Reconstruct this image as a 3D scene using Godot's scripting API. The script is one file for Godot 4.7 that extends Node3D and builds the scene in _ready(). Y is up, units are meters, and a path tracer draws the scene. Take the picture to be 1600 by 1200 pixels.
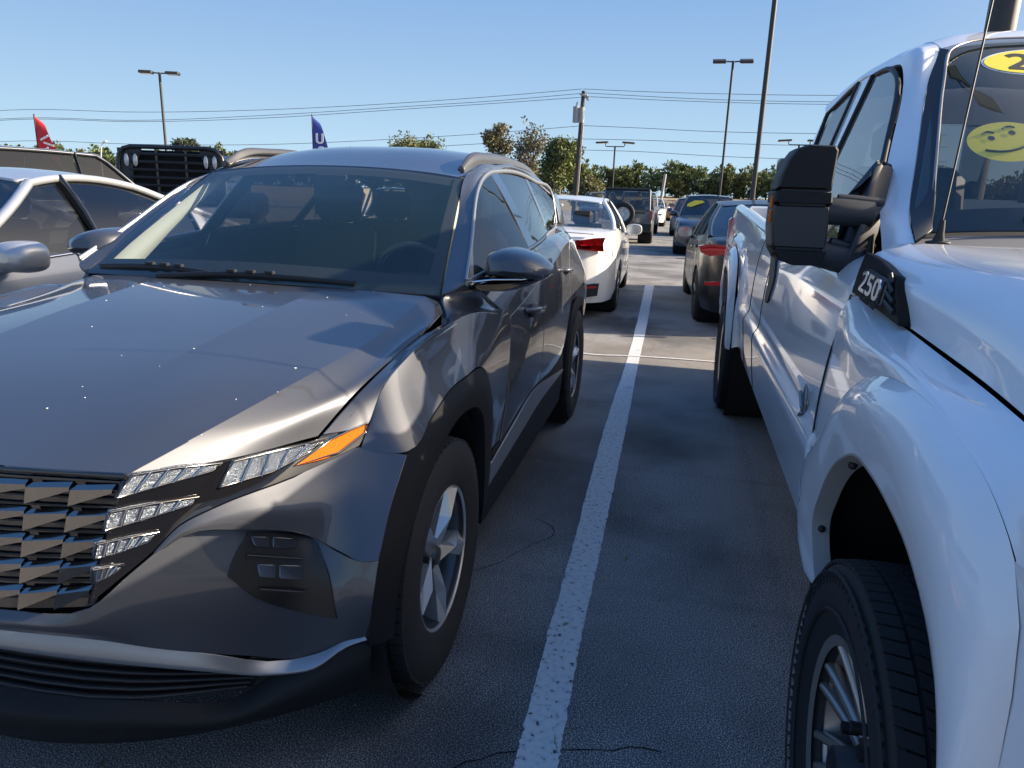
extends Node3D
# A sunny car lot: a grey crossover and a white pickup face the camera across a painted stall line.

var M := {}
var taken := {}
var org := Vector3.ZERO
var rng := RandomNumberGenerator.new()


class Mb:
	var v := PackedVector3Array()
	var n := PackedVector3Array()
	var t := PackedVector2Array()
	var c := PackedColorArray()
	var ix := PackedInt32Array()

	func vert(p: Vector3, nn: Vector3, uv := Vector2.ZERO) -> int:
		v.append(p); n.append(nn); t.append(uv)
		return v.size() - 1

	func tri(a: int, b: int, d: int) -> void:
		var w := (v[b] - v[a]).cross(v[d] - v[a])
		if w.dot(n[a] + n[b] + n[d]) > 0.0:
			ix.append(a); ix.append(d); ix.append(b)
		else:
			ix.append(a); ix.append(b); ix.append(d)

	func quad(a: int, b: int, d: int, e: int) -> void:
		tri(a, b, d); tri(a, d, e)

	# a flat polygon's corners with one normal
	func face(ps: Array, out: Vector3) -> void:
		var w: Vector3 = (ps[1] - ps[0]).cross(ps[2] - ps[0])
		if w.length() < 1e-12 and ps.size() > 3:
			w = (ps[2] - ps[0]).cross(ps[3] - ps[0])
		w = w.normalized()
		if w.dot(out) < 0.0:
			w = -w
		var f := v.size()
		for p in ps:
			vert(p, w)
		for i in range(1, ps.size() - 1):
			tri(f, f + i, f + i + 1)

	func box(at: Vector3, size: Vector3, b := Basis.IDENTITY, bev := 0.0) -> void:
		var h := size / 2.0
		for ax in 3:
			for s in [-1.0, 1.0]:
				var nn := Vector3.ZERO; nn[ax] = s
				var u := (ax + 1) % 3
				var w := (ax + 2) % 3
				var ps := []
				for k in [[-1, -1], [1, -1], [1, 1], [-1, 1]]:
					var p := Vector3.ZERO
					p[ax] = s * h[ax]; p[u] = k[0] * (h[u] - bev); p[w] = k[1] * (h[w] - bev)
					ps.append(at + b * p)
				face(ps, b * nn)
		if bev > 0.0:
			for ax in 3:
				var u := (ax + 1) % 3
				var w := (ax + 2) % 3
				for su in [-1.0, 1.0]:
					for sw in [-1.0, 1.0]:
						var ps := []
						for k in [[-1, 0], [1, 0], [1, 1], [-1, 1]]:
							var p := Vector3.ZERO
							p[ax] = k[0] * (h[ax] - bev)
							p[u] = su * (h[u] - (bev if k[1] == 1 else 0.0)); p[w] = sw * (h[w] - (0.0 if k[1] == 1 else bev))
							ps.append(at + b * p)
						var nn := Vector3.ZERO
						nn[u] = su; nn[w] = sw
						face(ps, b * nn)
			for sx in [-1.0, 1.0]:
				for sy in [-1.0, 1.0]:
					for sz in [-1.0, 1.0]:
						var s := Vector3(sx, sy, sz)
						face([at + b * (s * Vector3(h.x, h.y - bev, h.z - bev)), at + b * (s * Vector3(h.x - bev, h.y, h.z - bev)), at + b * (s * Vector3(h.x - bev, h.y - bev, h.z))], b * s)

	# round bar along a path; r one radius or one for each point
	func tube(path: Array, r, seg := 8, cap := true) -> void:
		var f := v.size()
		var m := path.size()
		var up := Vector3.UP
		for i in m:
			var d: Vector3 = (path[mini(i + 1, m - 1)] - path[maxi(i - 1, 0)]).normalized()
			if absf(d.dot(up)) > 0.95:
				up = Vector3.RIGHT if absf(d.x) < 0.9 else Vector3.BACK
			var a := d.cross(up).normalized()
			var b := a.cross(d).normalized()
			up = b
			var rr: float = r[i] if r is Array else r
			for k in seg:
				var o := a * cos(TAU * k / seg) + b * sin(TAU * k / seg)
				vert(path[i] + o * rr, o)
		for i in m - 1:
			for k in seg:
				quad(f + i * seg + k, f + i * seg + (k + 1) % seg, f + (i + 1) * seg + (k + 1) % seg, f + (i + 1) * seg + k)
		if cap:
			for e in [0, m - 1]:
				var d: Vector3 = (path[0] - path[1]) if e == 0 else (path[m - 1] - path[m - 2])
				var ps := []
				for k in seg:
					ps.append(v[f + e * seg + k])
				face(ps, d)

	# surface of revolution round the x axis: profile of Vector2(x, radius)
	func lathe(prof: Array, seg := 48, at := Vector3.ZERO, smooth := true) -> void:
		for i in prof.size() - 1:
			var p: Vector2 = prof[i]
			var p2: Vector2 = prof[i + 1]
			var d := (p2 - p).normalized()
			var n0 := Vector2(-d.y, d.x)
			var n1 := n0
			if smooth:
				if i > 0:
					var e: Vector2 = (p - prof[i - 1]).normalized()
					if e.dot(d) > 0.6: n0 = (n0 + Vector2(-e.y, e.x)).normalized()
				if i < prof.size() - 2:
					var e2: Vector2 = (prof[i + 2] - p2).normalized()
					if e2.dot(d) > 0.6: n1 = (n1 + Vector2(-e2.y, e2.x)).normalized()
			var f := v.size()
			for k in seg + 1:
				var a := TAU * k / seg
				var cs := Vector3(0, cos(a), sin(a))
				vert(at + Vector3(p.x, 0, 0) + cs * p.y, Vector3(n0.x, 0, 0) + cs * n0.y, Vector2(float(k) / seg, 0))
				vert(at + Vector3(p2.x, 0, 0) + cs * p2.y, Vector3(n1.x, 0, 0) + cs * n1.y, Vector2(float(k) / seg, 1))
			for k in seg:
				quad(f + 2 * k, f + 2 * k + 2, f + 2 * k + 3, f + 2 * k + 1)

	# polygon in the plane spanned by ax, ay at o, thickened along ax x ay
	func prism(poly: Array, o: Vector3, ax: Vector3, ay: Vector3, depth: float) -> void:
		var az := ax.cross(ay).normalized() * depth
		var pk := PackedVector2Array(poly)
		var idx := Geometry2D.triangulate_polygon(pk)
		for s in [0.0, 1.0]:
			var f := v.size()
			for p in poly:
				vert(o + ax * p.x + ay * p.y + az * s, az.normalized() * (1.0 if s > 0.5 else -1.0))
			for i in range(0, idx.size(), 3):
				tri(f + idx[i], f + idx[i + 1], f + idx[i + 2])
		var area := 0.0
		for i in poly.size():
			area += poly[i].cross(poly[(i + 1) % poly.size()])
		for i in poly.size():
			var p: Vector2 = poly[i]
			var p2: Vector2 = poly[(i + 1) % poly.size()]
			var e := (p2 - p) * signf(area)
			var a := o + ax * p.x + ay * p.y
			var b := o + ax * p2.x + ay * p2.y
			face([a, b, b + az, a + az], ax * e.y - ay * e.x)

	func ball(at: Vector3, r: Vector3, seg := 12, rings := 8) -> void:
		var f := v.size()
		for i in rings + 1:
			for k in seg + 1:
				var ph := PI * i / rings
				var a := TAU * k / seg
				var o := Vector3(sin(ph) * cos(a), cos(ph), sin(ph) * sin(a))
				vert(at + o * r, (o / r).normalized())
		for i in rings:
			for k in seg:
				quad(f + i * (seg + 1) + k, f + i * (seg + 1) + k + 1, f + (i + 1) * (seg + 1) + k + 1, f + (i + 1) * (seg + 1) + k)

	func done(shift := Vector3.ZERO) -> ArrayMesh:
		var arr := []
		arr.resize(Mesh.ARRAY_MAX)
		var vv := v
		if shift != Vector3.ZERO:
			vv = v.duplicate()
			for i in vv.size():
				vv[i] -= shift
		arr[Mesh.ARRAY_VERTEX] = vv
		arr[Mesh.ARRAY_NORMAL] = n
		arr[Mesh.ARRAY_TEX_UV] = t
		if c.size() == v.size() and c.size() > 0:
			arr[Mesh.ARRAY_COLOR] = c
		arr[Mesh.ARRAY_INDEX] = ix
		var m := ArrayMesh.new()
		m.add_surface_from_arrays(Mesh.PRIMITIVE_TRIANGLES, arr)
		return m


func q(s: String) -> Array:
	var r := []
	for w in s.split(";"):
		var f := w.split_floats(" ", false)
		r.append(Vector3(f[0], f[1], f[2]) / 100.0)
	return r


func crv(p: Array, k: int) -> Array:
	var m := p.size()
	if k <= 1 or m < 2:
		return p
	var r := []
	for i in m - 1:
		var b: Vector3 = p[i]
		var d: Vector3 = p[i + 1]
		var a: Vector3 = p[i - 1] if i > 0 else b * 2.0 - d
		var e: Vector3 = p[i + 2] if i + 2 < m else d * 2.0 - b
		# tangents weighted by the spacing, so that uneven points do not overshoot
		var l0 := maxf((b - a).length(), 1e-5)
		var l1 := maxf((d - b).length(), 1e-5)
		var l2 := maxf((e - d).length(), 1e-5)
		var m0 := ((b - a) / l0 * l1 + (d - b) / l1 * l0) / (l0 + l1) * l1
		var m1 := ((d - b) / l1 * l2 + (e - d) / l2 * l1) / (l1 + l2) * l1
		for j in k:
			var u := float(j) / k
			var u2 := u * u
			var u3 := u2 * u
			r.append(b * (2 * u3 - 3 * u2 + 1) + m0 * (u3 - 2 * u2 + u) + d * (-2 * u3 + 3 * u2) + m1 * (u3 - u2))
	r.append(p[m - 1])
	return r


func mir(rows: Array, about := 0.0) -> Array:
	var r := []
	for row in rows:
		var w := []
		for p in row:
			w.append(Vector3(2.0 * about - p.x, p.y, p.z))
		r.append(w)
	return r


# a smooth panel through rows of points; its rim is pulled in by gap and turned under by lip
func skin(b: Mb, rows: Array, nu := 4, nv := 4, ref := Vector3(0, 0.6, -1.4), gap := 0.0025, lip := 0.014, lin := false) -> void:
	var a := []
	for r in rows:
		a.append(crv(r, nu))
	var w: int = a[0].size()
	var g := []
	for j in w:
		var col := []
		for r in a:
			col.append(r[j])
		if lin:
			var fine := []
			for i in col.size() - 1:
				for k in nv:
					fine.append(col[i].lerp(col[i + 1], float(k) / nv))
			fine.append(col[-1])
			g.append(fine)
		else:
			g.append(crv(col, nv))
	var h: int = g[0].size()
	var nn := []
	var way := 0.0
	for j in w:
		var col := []
		for i in h:
			var du: Vector3 = g[mini(j + 1, w - 1)][i] - g[maxi(j - 1, 0)][i]
			var dv: Vector3 = g[j][mini(i + 1, h - 1)] - g[j][maxi(i - 1, 0)]
			var x := du.cross(dv)
			if x.length() < 1e-9:
				var i2 := 1 if i == 0 else (h - 2 if i == h - 1 else i)
				var j2 := 1 if j == 0 else (w - 2 if j == w - 1 else j)
				du = g[mini(j2 + 1, w - 1)][i2] - g[maxi(j2 - 1, 0)][i2]
				dv = g[j2][mini(i2 + 1, h - 1)] - g[j2][maxi(i2 - 1, 0)]
				x = du.cross(dv)
			col.append(x.normalized())
			way += x.dot(g[j][i] - ref)
		nn.append(col)
	if way < 0.0:
		for j in w:
			for i in h:
				nn[j][i] = -nn[j][i]
	var rim := []
	for j in w: rim.append([j, 0])
	for i in range(1, h): rim.append([w - 1, i])
	for j in range(w - 2, -1, -1): rim.append([j, h - 1])
	for i in range(h - 2, 0, -1): rim.append([0, i])
	var outs := []
	for e in rim:
		var j: int = e[0]
		var i: int = e[1]
		var o := Vector3.ZERO
		if j == 0: o += (g[0][i] - g[1][i]).normalized()
		if j == w - 1: o += (g[w - 1][i] - g[w - 2][i]).normalized()
		if i == 0: o += (g[j][0] - g[j][1]).normalized()
		if i == h - 1: o += (g[j][h - 1] - g[j][h - 2]).normalized()
		o = o - nn[j][i] * o.dot(nn[j][i])
		outs.append(o.normalized() if o.length() > 1e-6 else Vector3.ZERO)
	if gap != 0.0:
		for k in rim.size():
			g[rim[k][0]][rim[k][1]] -= outs[k] * gap
	var f := b.v.size()
	for j in w:
		for i in h:
			b.vert(g[j][i], nn[j][i], Vector2(float(j) / (w - 1), float(i) / (h - 1)))
	for j in w - 1:
		for i in h - 1:
			b.quad(f + j * h + i, f + (j + 1) * h + i, f + (j + 1) * h + i + 1, f + j * h + i + 1)
	if lip > 0.0:
		var f2 := b.v.size()
		var m := rim.size()
		for k in m:
			var p: Vector3 = g[rim[k][0]][rim[k][1]]
			var x: Vector3 = nn[rim[k][0]][rim[k][1]]
			var o: Vector3 = outs[k]
			b.vert(p, x)
			b.vert(p + o * 0.0015 - x * 0.0015, (x + o).normalized())
			b.vert(p + o * 0.002 - x * lip, o)
		for k in m:
			var k2 := (k + 1) % m
			for s in 2:
				b.quad(f2 + 3 * k + s, f2 + 3 * k2 + s, f2 + 3 * k2 + s + 1, f2 + 3 * k + s + 1)


func numbered(called: String) -> String:
	var k: int = taken.get(called, 0)
	taken[called] = k + 1
	return called if k == 0 else "%s_%03d" % [called, k]


func thing(called: String, label: String, category: String, at := Vector3.ZERO, turn := 0.0, group := "") -> Node3D:
	var o := Node3D.new()
	o.name = numbered(called)
	add_child(o)
	o.position = at
	o.rotation.y = turn
	tag(o, label, category, group)
	return o


func tag(o: Node, label: String, category: String, group := "") -> void:
	o.set_meta("label", label)
	o.set_meta("category", category)
	if group: o.set_meta("group", group)


func obj(called: String, mesh: Mesh, m: Material, parent: Node = self, at := Vector3.ZERO) -> MeshInstance3D:
	var o := MeshInstance3D.new()
	o.name = numbered(called) if parent == self else called
	o.mesh = mesh
	o.material_override = m
	o.position = at
	parent.add_child(o, true)
	return o


func part(called: String, b: Mb, m: Material, parent: Node = self) -> MeshInstance3D:
	return obj(called, b.done(org), m, parent)


func struct(o: Node, kind := "structure") -> Node:
	o.set_meta("kind", kind)
	return o


func mat(c: Color, rough := 0.5, metal := 0.0, coat := 0.0) -> StandardMaterial3D:
	var m := StandardMaterial3D.new()
	m.albedo_color = c.linear_to_srgb()
	m.roughness = rough
	m.metallic = metal
	if coat > 0.0:
		m.clearcoat_enabled = true
		m.clearcoat = coat
		m.clearcoat_roughness = 0.03
	return m


func glass(c: Color, alpha: float, rough := 0.02) -> StandardMaterial3D:
	var m := mat(Color(c.r, c.g, c.b), rough)
	m.albedo_color.a = alpha
	m.transparency = BaseMaterial3D.TRANSPARENCY_ALPHA
	return m


func noise(freq: float, octaves := 3, seed_ := 1, kind := FastNoiseLite.TYPE_SIMPLEX_SMOOTH) -> FastNoiseLite:
	var f := FastNoiseLite.new()
	f.noise_type = kind
	f.frequency = freq
	f.fractal_octaves = octaves
	f.seed = seed_
	return f


func ntex(f: FastNoiseLite, size: int, stops: Array, normal := 0.0) -> NoiseTexture2D:
	var t := NoiseTexture2D.new()
	t.width = size
	t.height = size
	t.seamless = true
	t.noise = f
	if normal > 0.0:
		t.as_normal_map = true
		t.bump_strength = normal
	elif stops:
		var g := Gradient.new()
		g.offsets = PackedFloat32Array(stops.map(func(s): return s[0]))
		g.colors = PackedColorArray(stops.map(func(s): return s[1]))
		t.color_ramp = g
	return t


func grey(x: float, a := 1.0) -> Color:
	return Color(x, x, x, a)


func world_tri(m: StandardMaterial3D, tile: float, tile2 := 0.0) -> void:
	m.uv1_triplanar = true
	m.uv1_world_triplanar = true
	m.uv1_scale = Vector3.ONE / tile
	if tile2 > 0.0:
		m.uv2_triplanar = true
		m.uv2_world_triplanar = true
		m.uv2_scale = Vector3.ONE / tile2



func _ready() -> void:
	var cam := Camera3D.new()
	cam.name = "camera"
	add_child(cam)
	cam.basis = Basis(Vector3.UP, 0.22) * Basis(Vector3.RIGHT, -0.2562) * Basis(Vector3.BACK, 0.033)
	cam.position = Vector3(1.5223, 1.4314, 1.8711)
	cam.fov = 2.0 * rad_to_deg(atan(600.0 / 1109.0))
	cam.near = 0.05
	cam.far = 3000.0
	cam.current = true
	var sky := ProceduralSkyMaterial.new()
	sky.sky_top_color = Color(0.04, 0.112, 0.28).linear_to_srgb()
	sky.sky_horizon_color = Color(0.25, 0.345, 0.395).linear_to_srgb()
	sky.sky_curve = 0.15
	sky.ground_horizon_color = Color(0.4, 0.42, 0.42)
	sky.ground_bottom_color = Color(0.3, 0.29, 0.27)
	sky.sun_angle_max = 75.0
	sky.sun_curve = 0.45
	var env := Environment.new()
	env.background_mode = Environment.BG_SKY
	env.sky = Sky.new()
	env.sky.sky_material = sky
	env.tonemap_mode = Environment.TONE_MAPPER_LINEAR
	env.tonemap_exposure = 2.5
	env.sdfgi_enabled = true
	env.ssao_enabled = true
	env.ssil_enabled = true
	var we := WorldEnvironment.new()
	we.name = "environment"
	we.environment = env
	add_child(we)
	var sun := DirectionalLight3D.new()
	sun.name = "sun"
	sun.light_energy = 1.6
	sun.light_color = Color(1.0, 0.935, 0.84)
	sun.light_angular_distance = 0.5
	sun.shadow_enabled = true
	add_child(sun)
	var to_sun := Vector3(0.892, 0.383, -0.239)
	sun.look_at_from_position(to_sun * 50.0, Vector3.ZERO)
	rng.seed = 7
	materials()
	setting()
	grey_crossover()
	white_pickup()
	vehicles()
	surroundings()


func materials() -> void:
	M.grey = mat(Color(0.068, 0.072, 0.085), 0.42, 0.5, 1.0)
	M.grey.clearcoat_texture = null
	M.white = mat(Color(0.74, 0.75, 0.77), 0.35, 0.0, 1.0)
	M.black = mat(Color(0.012, 0.012, 0.014), 0.55)
	M.trim = mat(Color(0.022, 0.023, 0.026), 0.5)
	M.carglass = glass(Color(0.008, 0.01, 0.014), 0.94)
	M.carglass.metallic_specular = 0.4
	M.gloss = mat(Color(0.008, 0.008, 0.01), 0.08, 0.0, 1.0)
	M.cladding = mat(Color(0.0095, 0.01, 0.0115), 0.55)
	M.cladding.metallic_specular = 0.35
	M.pocket = mat(Color(0.006, 0.006, 0.007), 0.35)
	M.fogglass = mat(Color(0.09, 0.1, 0.12), 0.2, 0.7, 1.0)
	M.cladding.heightmap_enabled = true
	M.cladding.heightmap_texture = ntex(noise(0.12, 2, 5), 256, [])
	M.cladding.heightmap_scale = 0.05
	world_tri(M.cladding, 0.1)
	M.lip = mat(Color(0.32, 0.33, 0.34), 0.7)
	M.liner = mat(Color(0.06, 0.06, 0.065), 0.85)
	M.cowl = mat(Color(0.11, 0.11, 0.115), 0.75)
	M.sticker = mat(Color(0.8, 0.66, 0.05), 0.6)
	M.sticker_white = mat(Color(0.75, 0.75, 0.75), 0.6)
	M.ink = mat(Color(0.03, 0.03, 0.035), 0.6)
	M.sideglass = glass(Color(0.02, 0.03, 0.035), 0.5)
	M.rubber = mat(Color(0.018, 0.018, 0.019), 0.75)
	M.chrome = mat(Color(0.72, 0.73, 0.75), 0.12, 1.0)
	M.alloy = mat(Color(0.55, 0.56, 0.57), 0.3, 0.65, 0.5)
	M.darkalloy = mat(Color(0.1, 0.1, 0.105), 0.35, 0.8)
	M.bronze = mat(Color(0.36, 0.31, 0.28), 0.32, 0.65, 0.5)
	M.satin = mat(Color(0.3, 0.31, 0.33), 0.35, 0.7)
	M.railgrey = mat(Color(0.12, 0.12, 0.125), 0.35, 0.6)
	M.smoke = mat(Color(0.27, 0.255, 0.24), 0.12, 1.0)
	M.dark = mat(Color(0.006, 0.006, 0.007), 0.9)
	M.cabin = mat(Color(0.02, 0.02, 0.023), 0.8)
	M.beige = mat(Color(0.4, 0.46, 0.4), 0.8)
	M.screen = glass(Color(0.05, 0.1, 0.09), 0.14)
	M.tint = glass(Color(0.002, 0.0025, 0.003), 0.9)
	M.tint.metallic_specular = 0.7
	M.pane = glass(Color(0.02, 0.035, 0.035), 0.2)
	M.smoked = glass(Color(0.003, 0.004, 0.005), 0.8)
	M.smoked.metallic_specular = 0.7
	M.lens = glass(Color(0.8, 0.82, 0.85), 0.12)
	M.amber = mat(Color(0.55, 0.12, 0.002), 0.5)
	M.amber.metallic_specular = 0.2
	M.amber.heightmap_enabled = true
	M.amber.heightmap_texture = ntex(noise(0.1, 1, 9, FastNoiseLite.TYPE_CELLULAR), 256, [])
	M.amber.heightmap_scale = 0.15
	world_tri(M.amber, 0.08)
	M.red = mat(Color(0.42, 0.012, 0.018), 0.15, 0.0, 1.0)
	M.red_dark = mat(Color(0.2, 0.008, 0.01), 0.15, 0.0, 1.0)
	M.red_bright = mat(Color(0.65, 0.03, 0.04), 0.15, 0.0, 1.0)
	M.lamp_clear = mat(Color(0.5, 0.51, 0.53), 0.15, 0.3, 1.0)
	M.reflector = mat(Color(0.2, 0.23, 0.28), 0.25, 0.8, 1.0)
	M.reflector.heightmap_enabled = true
	M.reflector.heightmap_texture = ntex(noise(0.16, 1, 3, FastNoiseLite.TYPE_CELLULAR), 256, [])
	M.reflector.heightmap_scale = 0.25
	world_tri(M.reflector, 0.06)



func setting() -> void:
	# asphalt: speckled aggregate, broad mottling, fine relief
	var a := mat(Color.WHITE, 0.86)
	a.albedo_texture = ntex(noise(0.22, 3, 11), 1024, [[0.0, Color(0.04, 0.04, 0.043)], [0.4, Color(0.11, 0.11, 0.111)], [0.54, Color(0.2, 0.196, 0.19)], [0.6, Color(0.38, 0.36, 0.34)], [0.68, Color(0.7, 0.65, 0.6)]].map(func(s): return [s[0], s[1].linear_to_srgb()]))
	world_tri(a, 1.3, 7.0)
	a.detail_enabled = true
	a.detail_uv_layer = BaseMaterial3D.DETAIL_UV_2
	a.detail_blend_mode = BaseMaterial3D.BLEND_MODE_MUL
	a.detail_albedo = ntex(noise(0.009, 5, 4), 512, [[0.15, grey(0.68)], [0.4, grey(0.85)], [0.6, grey(0.97)], [0.85, grey(1.0)]])
	a.heightmap_enabled = true
	a.heightmap_texture = ntex(noise(0.2, 3, 11), 1024, [])
	a.heightmap_scale = 0.3
	M.asphalt = a
	var g := Mb.new()
	g.face([Vector3(-900, 0, -900), Vector3(900, 0, -900), Vector3(900, 0, 900), Vector3(-900, 0, 900)], Vector3.UP)
	struct(obj("ground", g.done(), a))
	# the painted stall line, cracked and worn
	var p := mat(Color.WHITE, 0.7)
	p.albedo_texture = ntex(noise(0.035, 5, 21), 1024, [[0.0, Color(0.5, 0.5, 0.5, 0.0)], [0.2, Color(0.5, 0.5, 0.5, 0.0)], [0.21, Color(0.6, 0.6, 0.6, 1.0)], [0.3, Color(0.75, 0.75, 0.75, 1.0)], [0.6, Color(0.8, 0.8, 0.79, 1.0)]])
	p.transparency = BaseMaterial3D.TRANSPARENCY_ALPHA_SCISSOR
	p.alpha_scissor_threshold = 0.5
	world_tri(p, 1.1)
	M.paint = p
	var l := Mb.new()
	var left := crv(q("123.6 0 61.7;122.5 0 36.9;122 0 22;120.8 0 -16.2;119.9 0 -71.9;117.7 0 -158.7;115.3 0 -317.5;115.3 0 -398.6;113.8 0 -540.5;100.8 0 -1102.9"), 20)
	var right := crv(q("134.3 0 58.9;133.6 0 33.9;133.1 0 19;132 0 -19.4;131.5 0 -75.3;130.6 0 -162.8;128.5 0 -322.1;126.8 0 -402.8;125.3 0 -545.1;116.2 0 -1111.1"), 20)
	var rough := noise(9.0, 3, 2)
	for i in left.size():
		var w := 0.006 * rough.get_noise_1d(i * 0.05)
		var w2 := 0.006 * rough.get_noise_1d(90 + i * 0.05)
		l.vert(left[i] + Vector3(w, 0.004, 0), Vector3.UP)
		l.vert(right[i] + Vector3(w2, 0.004, 0), Vector3.UP)
		if i > 0:
			l.quad(2 * i - 2, 2 * i - 1, 2 * i + 1, 2 * i)
	struct(obj("parking_line", l.done(), p))
	# a thin pale seam across the lane
	l = Mb.new()
	var far_ := crv(q("51.4 0 -488.8;80.7 0 -480;116.8 0 -486.5;155.8 0 -489.8;202.8 0 -490.5;242.9 0 -491.9"), 10)
	for i in far_.size():
		var w := 0.006 * rough.get_noise_1d(i * 0.7)
		l.vert(far_[i] + Vector3(0, 0.008, -0.018 + w), Vector3.UP)
		l.vert(far_[i] + Vector3(0, 0.008, 0.018 - w), Vector3.UP)
		if i > 0:
			l.quad(2 * i - 2, 2 * i - 1, 2 * i + 1, 2 * i)
	struct(obj("cross_line", l.done(), p))
	# oil spots, damp marks and pale worn patches, thin as a film
	for k in [["oil_stain", Vector3(0.75, 0, -1.9), 0.34, Color(0.012, 0.012, 0.013), 0.12], ["oil_stain", Vector3(1.62, 0, -2.3), 0.3, Color(0.014, 0.014, 0.015), 0.12], ["oil_stain", Vector3(1.75, 0, -0.9), 0.3, Color(0.014, 0.013, 0.012), 0.15], ["oil_stain", Vector3(1.05, 0, 0.35), 0.22, Color(0.014, 0.013, 0.012), 0.2], ["oil_stain", Vector3(1.0, 0, -6.6), 0.6, Color(0.014, 0.013, 0.012), 0.4], ["worn_patch", Vector3(1.5, 0, -0.35), 0.55, Color(0.34, 0.32, 0.3), 0.24], ["worn_patch", Vector3(0.95, 0, -0.6), 0.4, Color(0.32, 0.31, 0.3), 0.2], ["worn_patch", Vector3(1.55, 0, -4.9), 0.8, Color(0.4, 0.36, 0.3), 0.35], ["worn_patch", Vector3(0.7, 0, -5.0), 0.7, Color(0.42, 0.38, 0.32), 0.4], ["worn_patch", Vector3(1.0, 0, -9.0), 1.2, Color(0.38, 0.35, 0.3), 0.3], ["worn_patch", Vector3(0.2, 0, 0.9), 0.5, Color(0.3, 0.29, 0.28), 0.2]]:
		var d := Mb.new()
		var wob := noise(0.9, 3, int(k[2] * 1000))
		d.vert(k[1] + Vector3(0, 0.0025, 0), Vector3.UP)
		d.c.append(Color(k[3].r, k[3].g, k[3].b, k[4]))
		for ring in 4:
			for i in 48:
				var an := TAU * i / 48.0
				var r: float = k[2] * (ring + 1) / 4.0 * (1.0 + 0.7 * wob.get_noise_2d(cos(an) * 1.5, sin(an) * 1.5) + 0.25 * wob.get_noise_2d(cos(an) * 6.0 + ring, sin(an) * 6.0))
				d.vert(k[1] + Vector3(cos(an) * r, 0.0025, sin(an) * r * 1.3), Vector3.UP)
				d.c.append(Color(k[3].r, k[3].g, k[3].b, k[4] * [0.9, 0.75, 0.4, 0.0][ring]))
		for i in 48:
			d.tri(0, 1 + i, 1 + (i + 1) % 48)
			for ring in 3:
				d.quad(1 + ring * 48 + i, 1 + ring * 48 + (i + 1) % 48, 49 + ring * 48 + (i + 1) % 48, 49 + ring * 48 + i)
		if not M.has("film"):
			M.film = mat(Color.WHITE, 0.8)
			M.film.vertex_color_use_as_albedo = true
			M.film.transparency = BaseMaterial3D.TRANSPARENCY_ALPHA
			M.film.heightmap_enabled = true
			M.film.heightmap_texture = a.heightmap_texture
			M.film.heightmap_scale = 0.3
			world_tri(M.film, 1.3)
		struct(obj(k[0], d.done(), M.film))
	# hairline cracks
	for k in 7:
		var cr := Mb.new()
		var pos := Vector3(rng.randf_range(0.2, 2.0), 0.0022, [-6.2, -4.6, -3.1, -2.2, -1.1, -0.2, 0.7][k])
		var dir := rng.randf_range(-0.5, 0.5) + (PI if k % 2 else 0.0)
		for i in rng.randi_range(16, 34):
			dir += rng.randf_range(-0.45, 0.45)
			var st := Vector3(cos(dir), 0, sin(dir))
			var side := Vector3(-st.z, 0, st.x) * rng.randf_range(0.0012, 0.003)
			cr.vert(pos - side, Vector3.UP)
			cr.vert(pos + side, Vector3.UP)
			if i > 0: cr.quad(2 * i - 2, 2 * i - 1, 2 * i + 1, 2 * i)
			pos += st * 0.045
		struct(obj("asphalt_crack", cr.done(), M.dark))



func sweep(b: Mb, path: Array, w: float, h: float, up := Vector3.UP) -> void:
	# rounded flat bar along a path
	var sec := []
	for k in 12:
		var a := TAU * k / 12
		var c := Vector2(cos(a), sin(a))
		sec.append(Vector2(signf(c.x) * pow(absf(c.x), 0.5) * w / 2, signf(c.y) * pow(absf(c.y), 0.5) * h / 2))
	var f := b.v.size()
	for i in path.size():
		var d: Vector3 = (path[mini(i + 1, path.size() - 1)] - path[maxi(i - 1, 0)]).normalized()
		var x := d.cross(up).normalized()
		var y := x.cross(d).normalized()
		for k in 12:
			var s: Vector2 = sec[k]
			b.vert(path[i] + x * s.x + y * s.y, (x * s.x / w / w + y * s.y / h / h).normalized())
	for i in path.size() - 1:
		for k in 12:
			b.quad(f + 12 * i + k, f + 12 * i + (k + 1) % 12, f + 12 * i + 12 + (k + 1) % 12, f + 12 * i + 12 + k)
	for e in [0, path.size() - 1]:
		var ps := []
		for k in 12: ps.append(b.v[f + 12 * e + k])
		b.face(ps, (path[0] - path[1]) if e == 0 else (path[-1] - path[-2]))


# shell over a closed outline: rings shrink towards c while moving by push
func dome(b: Mb, outline: Array, push: Vector3, steps: Array, back := true) -> void:
	var c := Vector3.ZERO
	for p in outline: c += p
	c /= outline.size()
	var m := outline.size()
	var g := []
	for s in steps:
		var ring := []
		for p in outline: ring.append(c + (p - c) * s[0] + push * s[1])
		g.append(ring)
	var f := b.v.size()
	for i in g.size():
		for k in m:
			var du: Vector3 = g[i][(k + 1) % m] - g[i][(k + m - 1) % m]
			var dv: Vector3 = g[mini(i + 1, g.size() - 1)][k] - g[maxi(i - 1, 0)][k]
			var x := du.cross(dv).normalized()
			if x.dot(g[i][k] - c + push * 0.2) < 0: x = -x
			b.vert(g[i][k], x)
	for i in g.size() - 1:
		for k in m:
			b.quad(f + i * m + k, f + i * m + (k + 1) % m, f + (i + 1) * m + (k + 1) % m, f + (i + 1) * m + k)
	b.face(g[-1], push)
	if back: b.face(g[0], -push)


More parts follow.
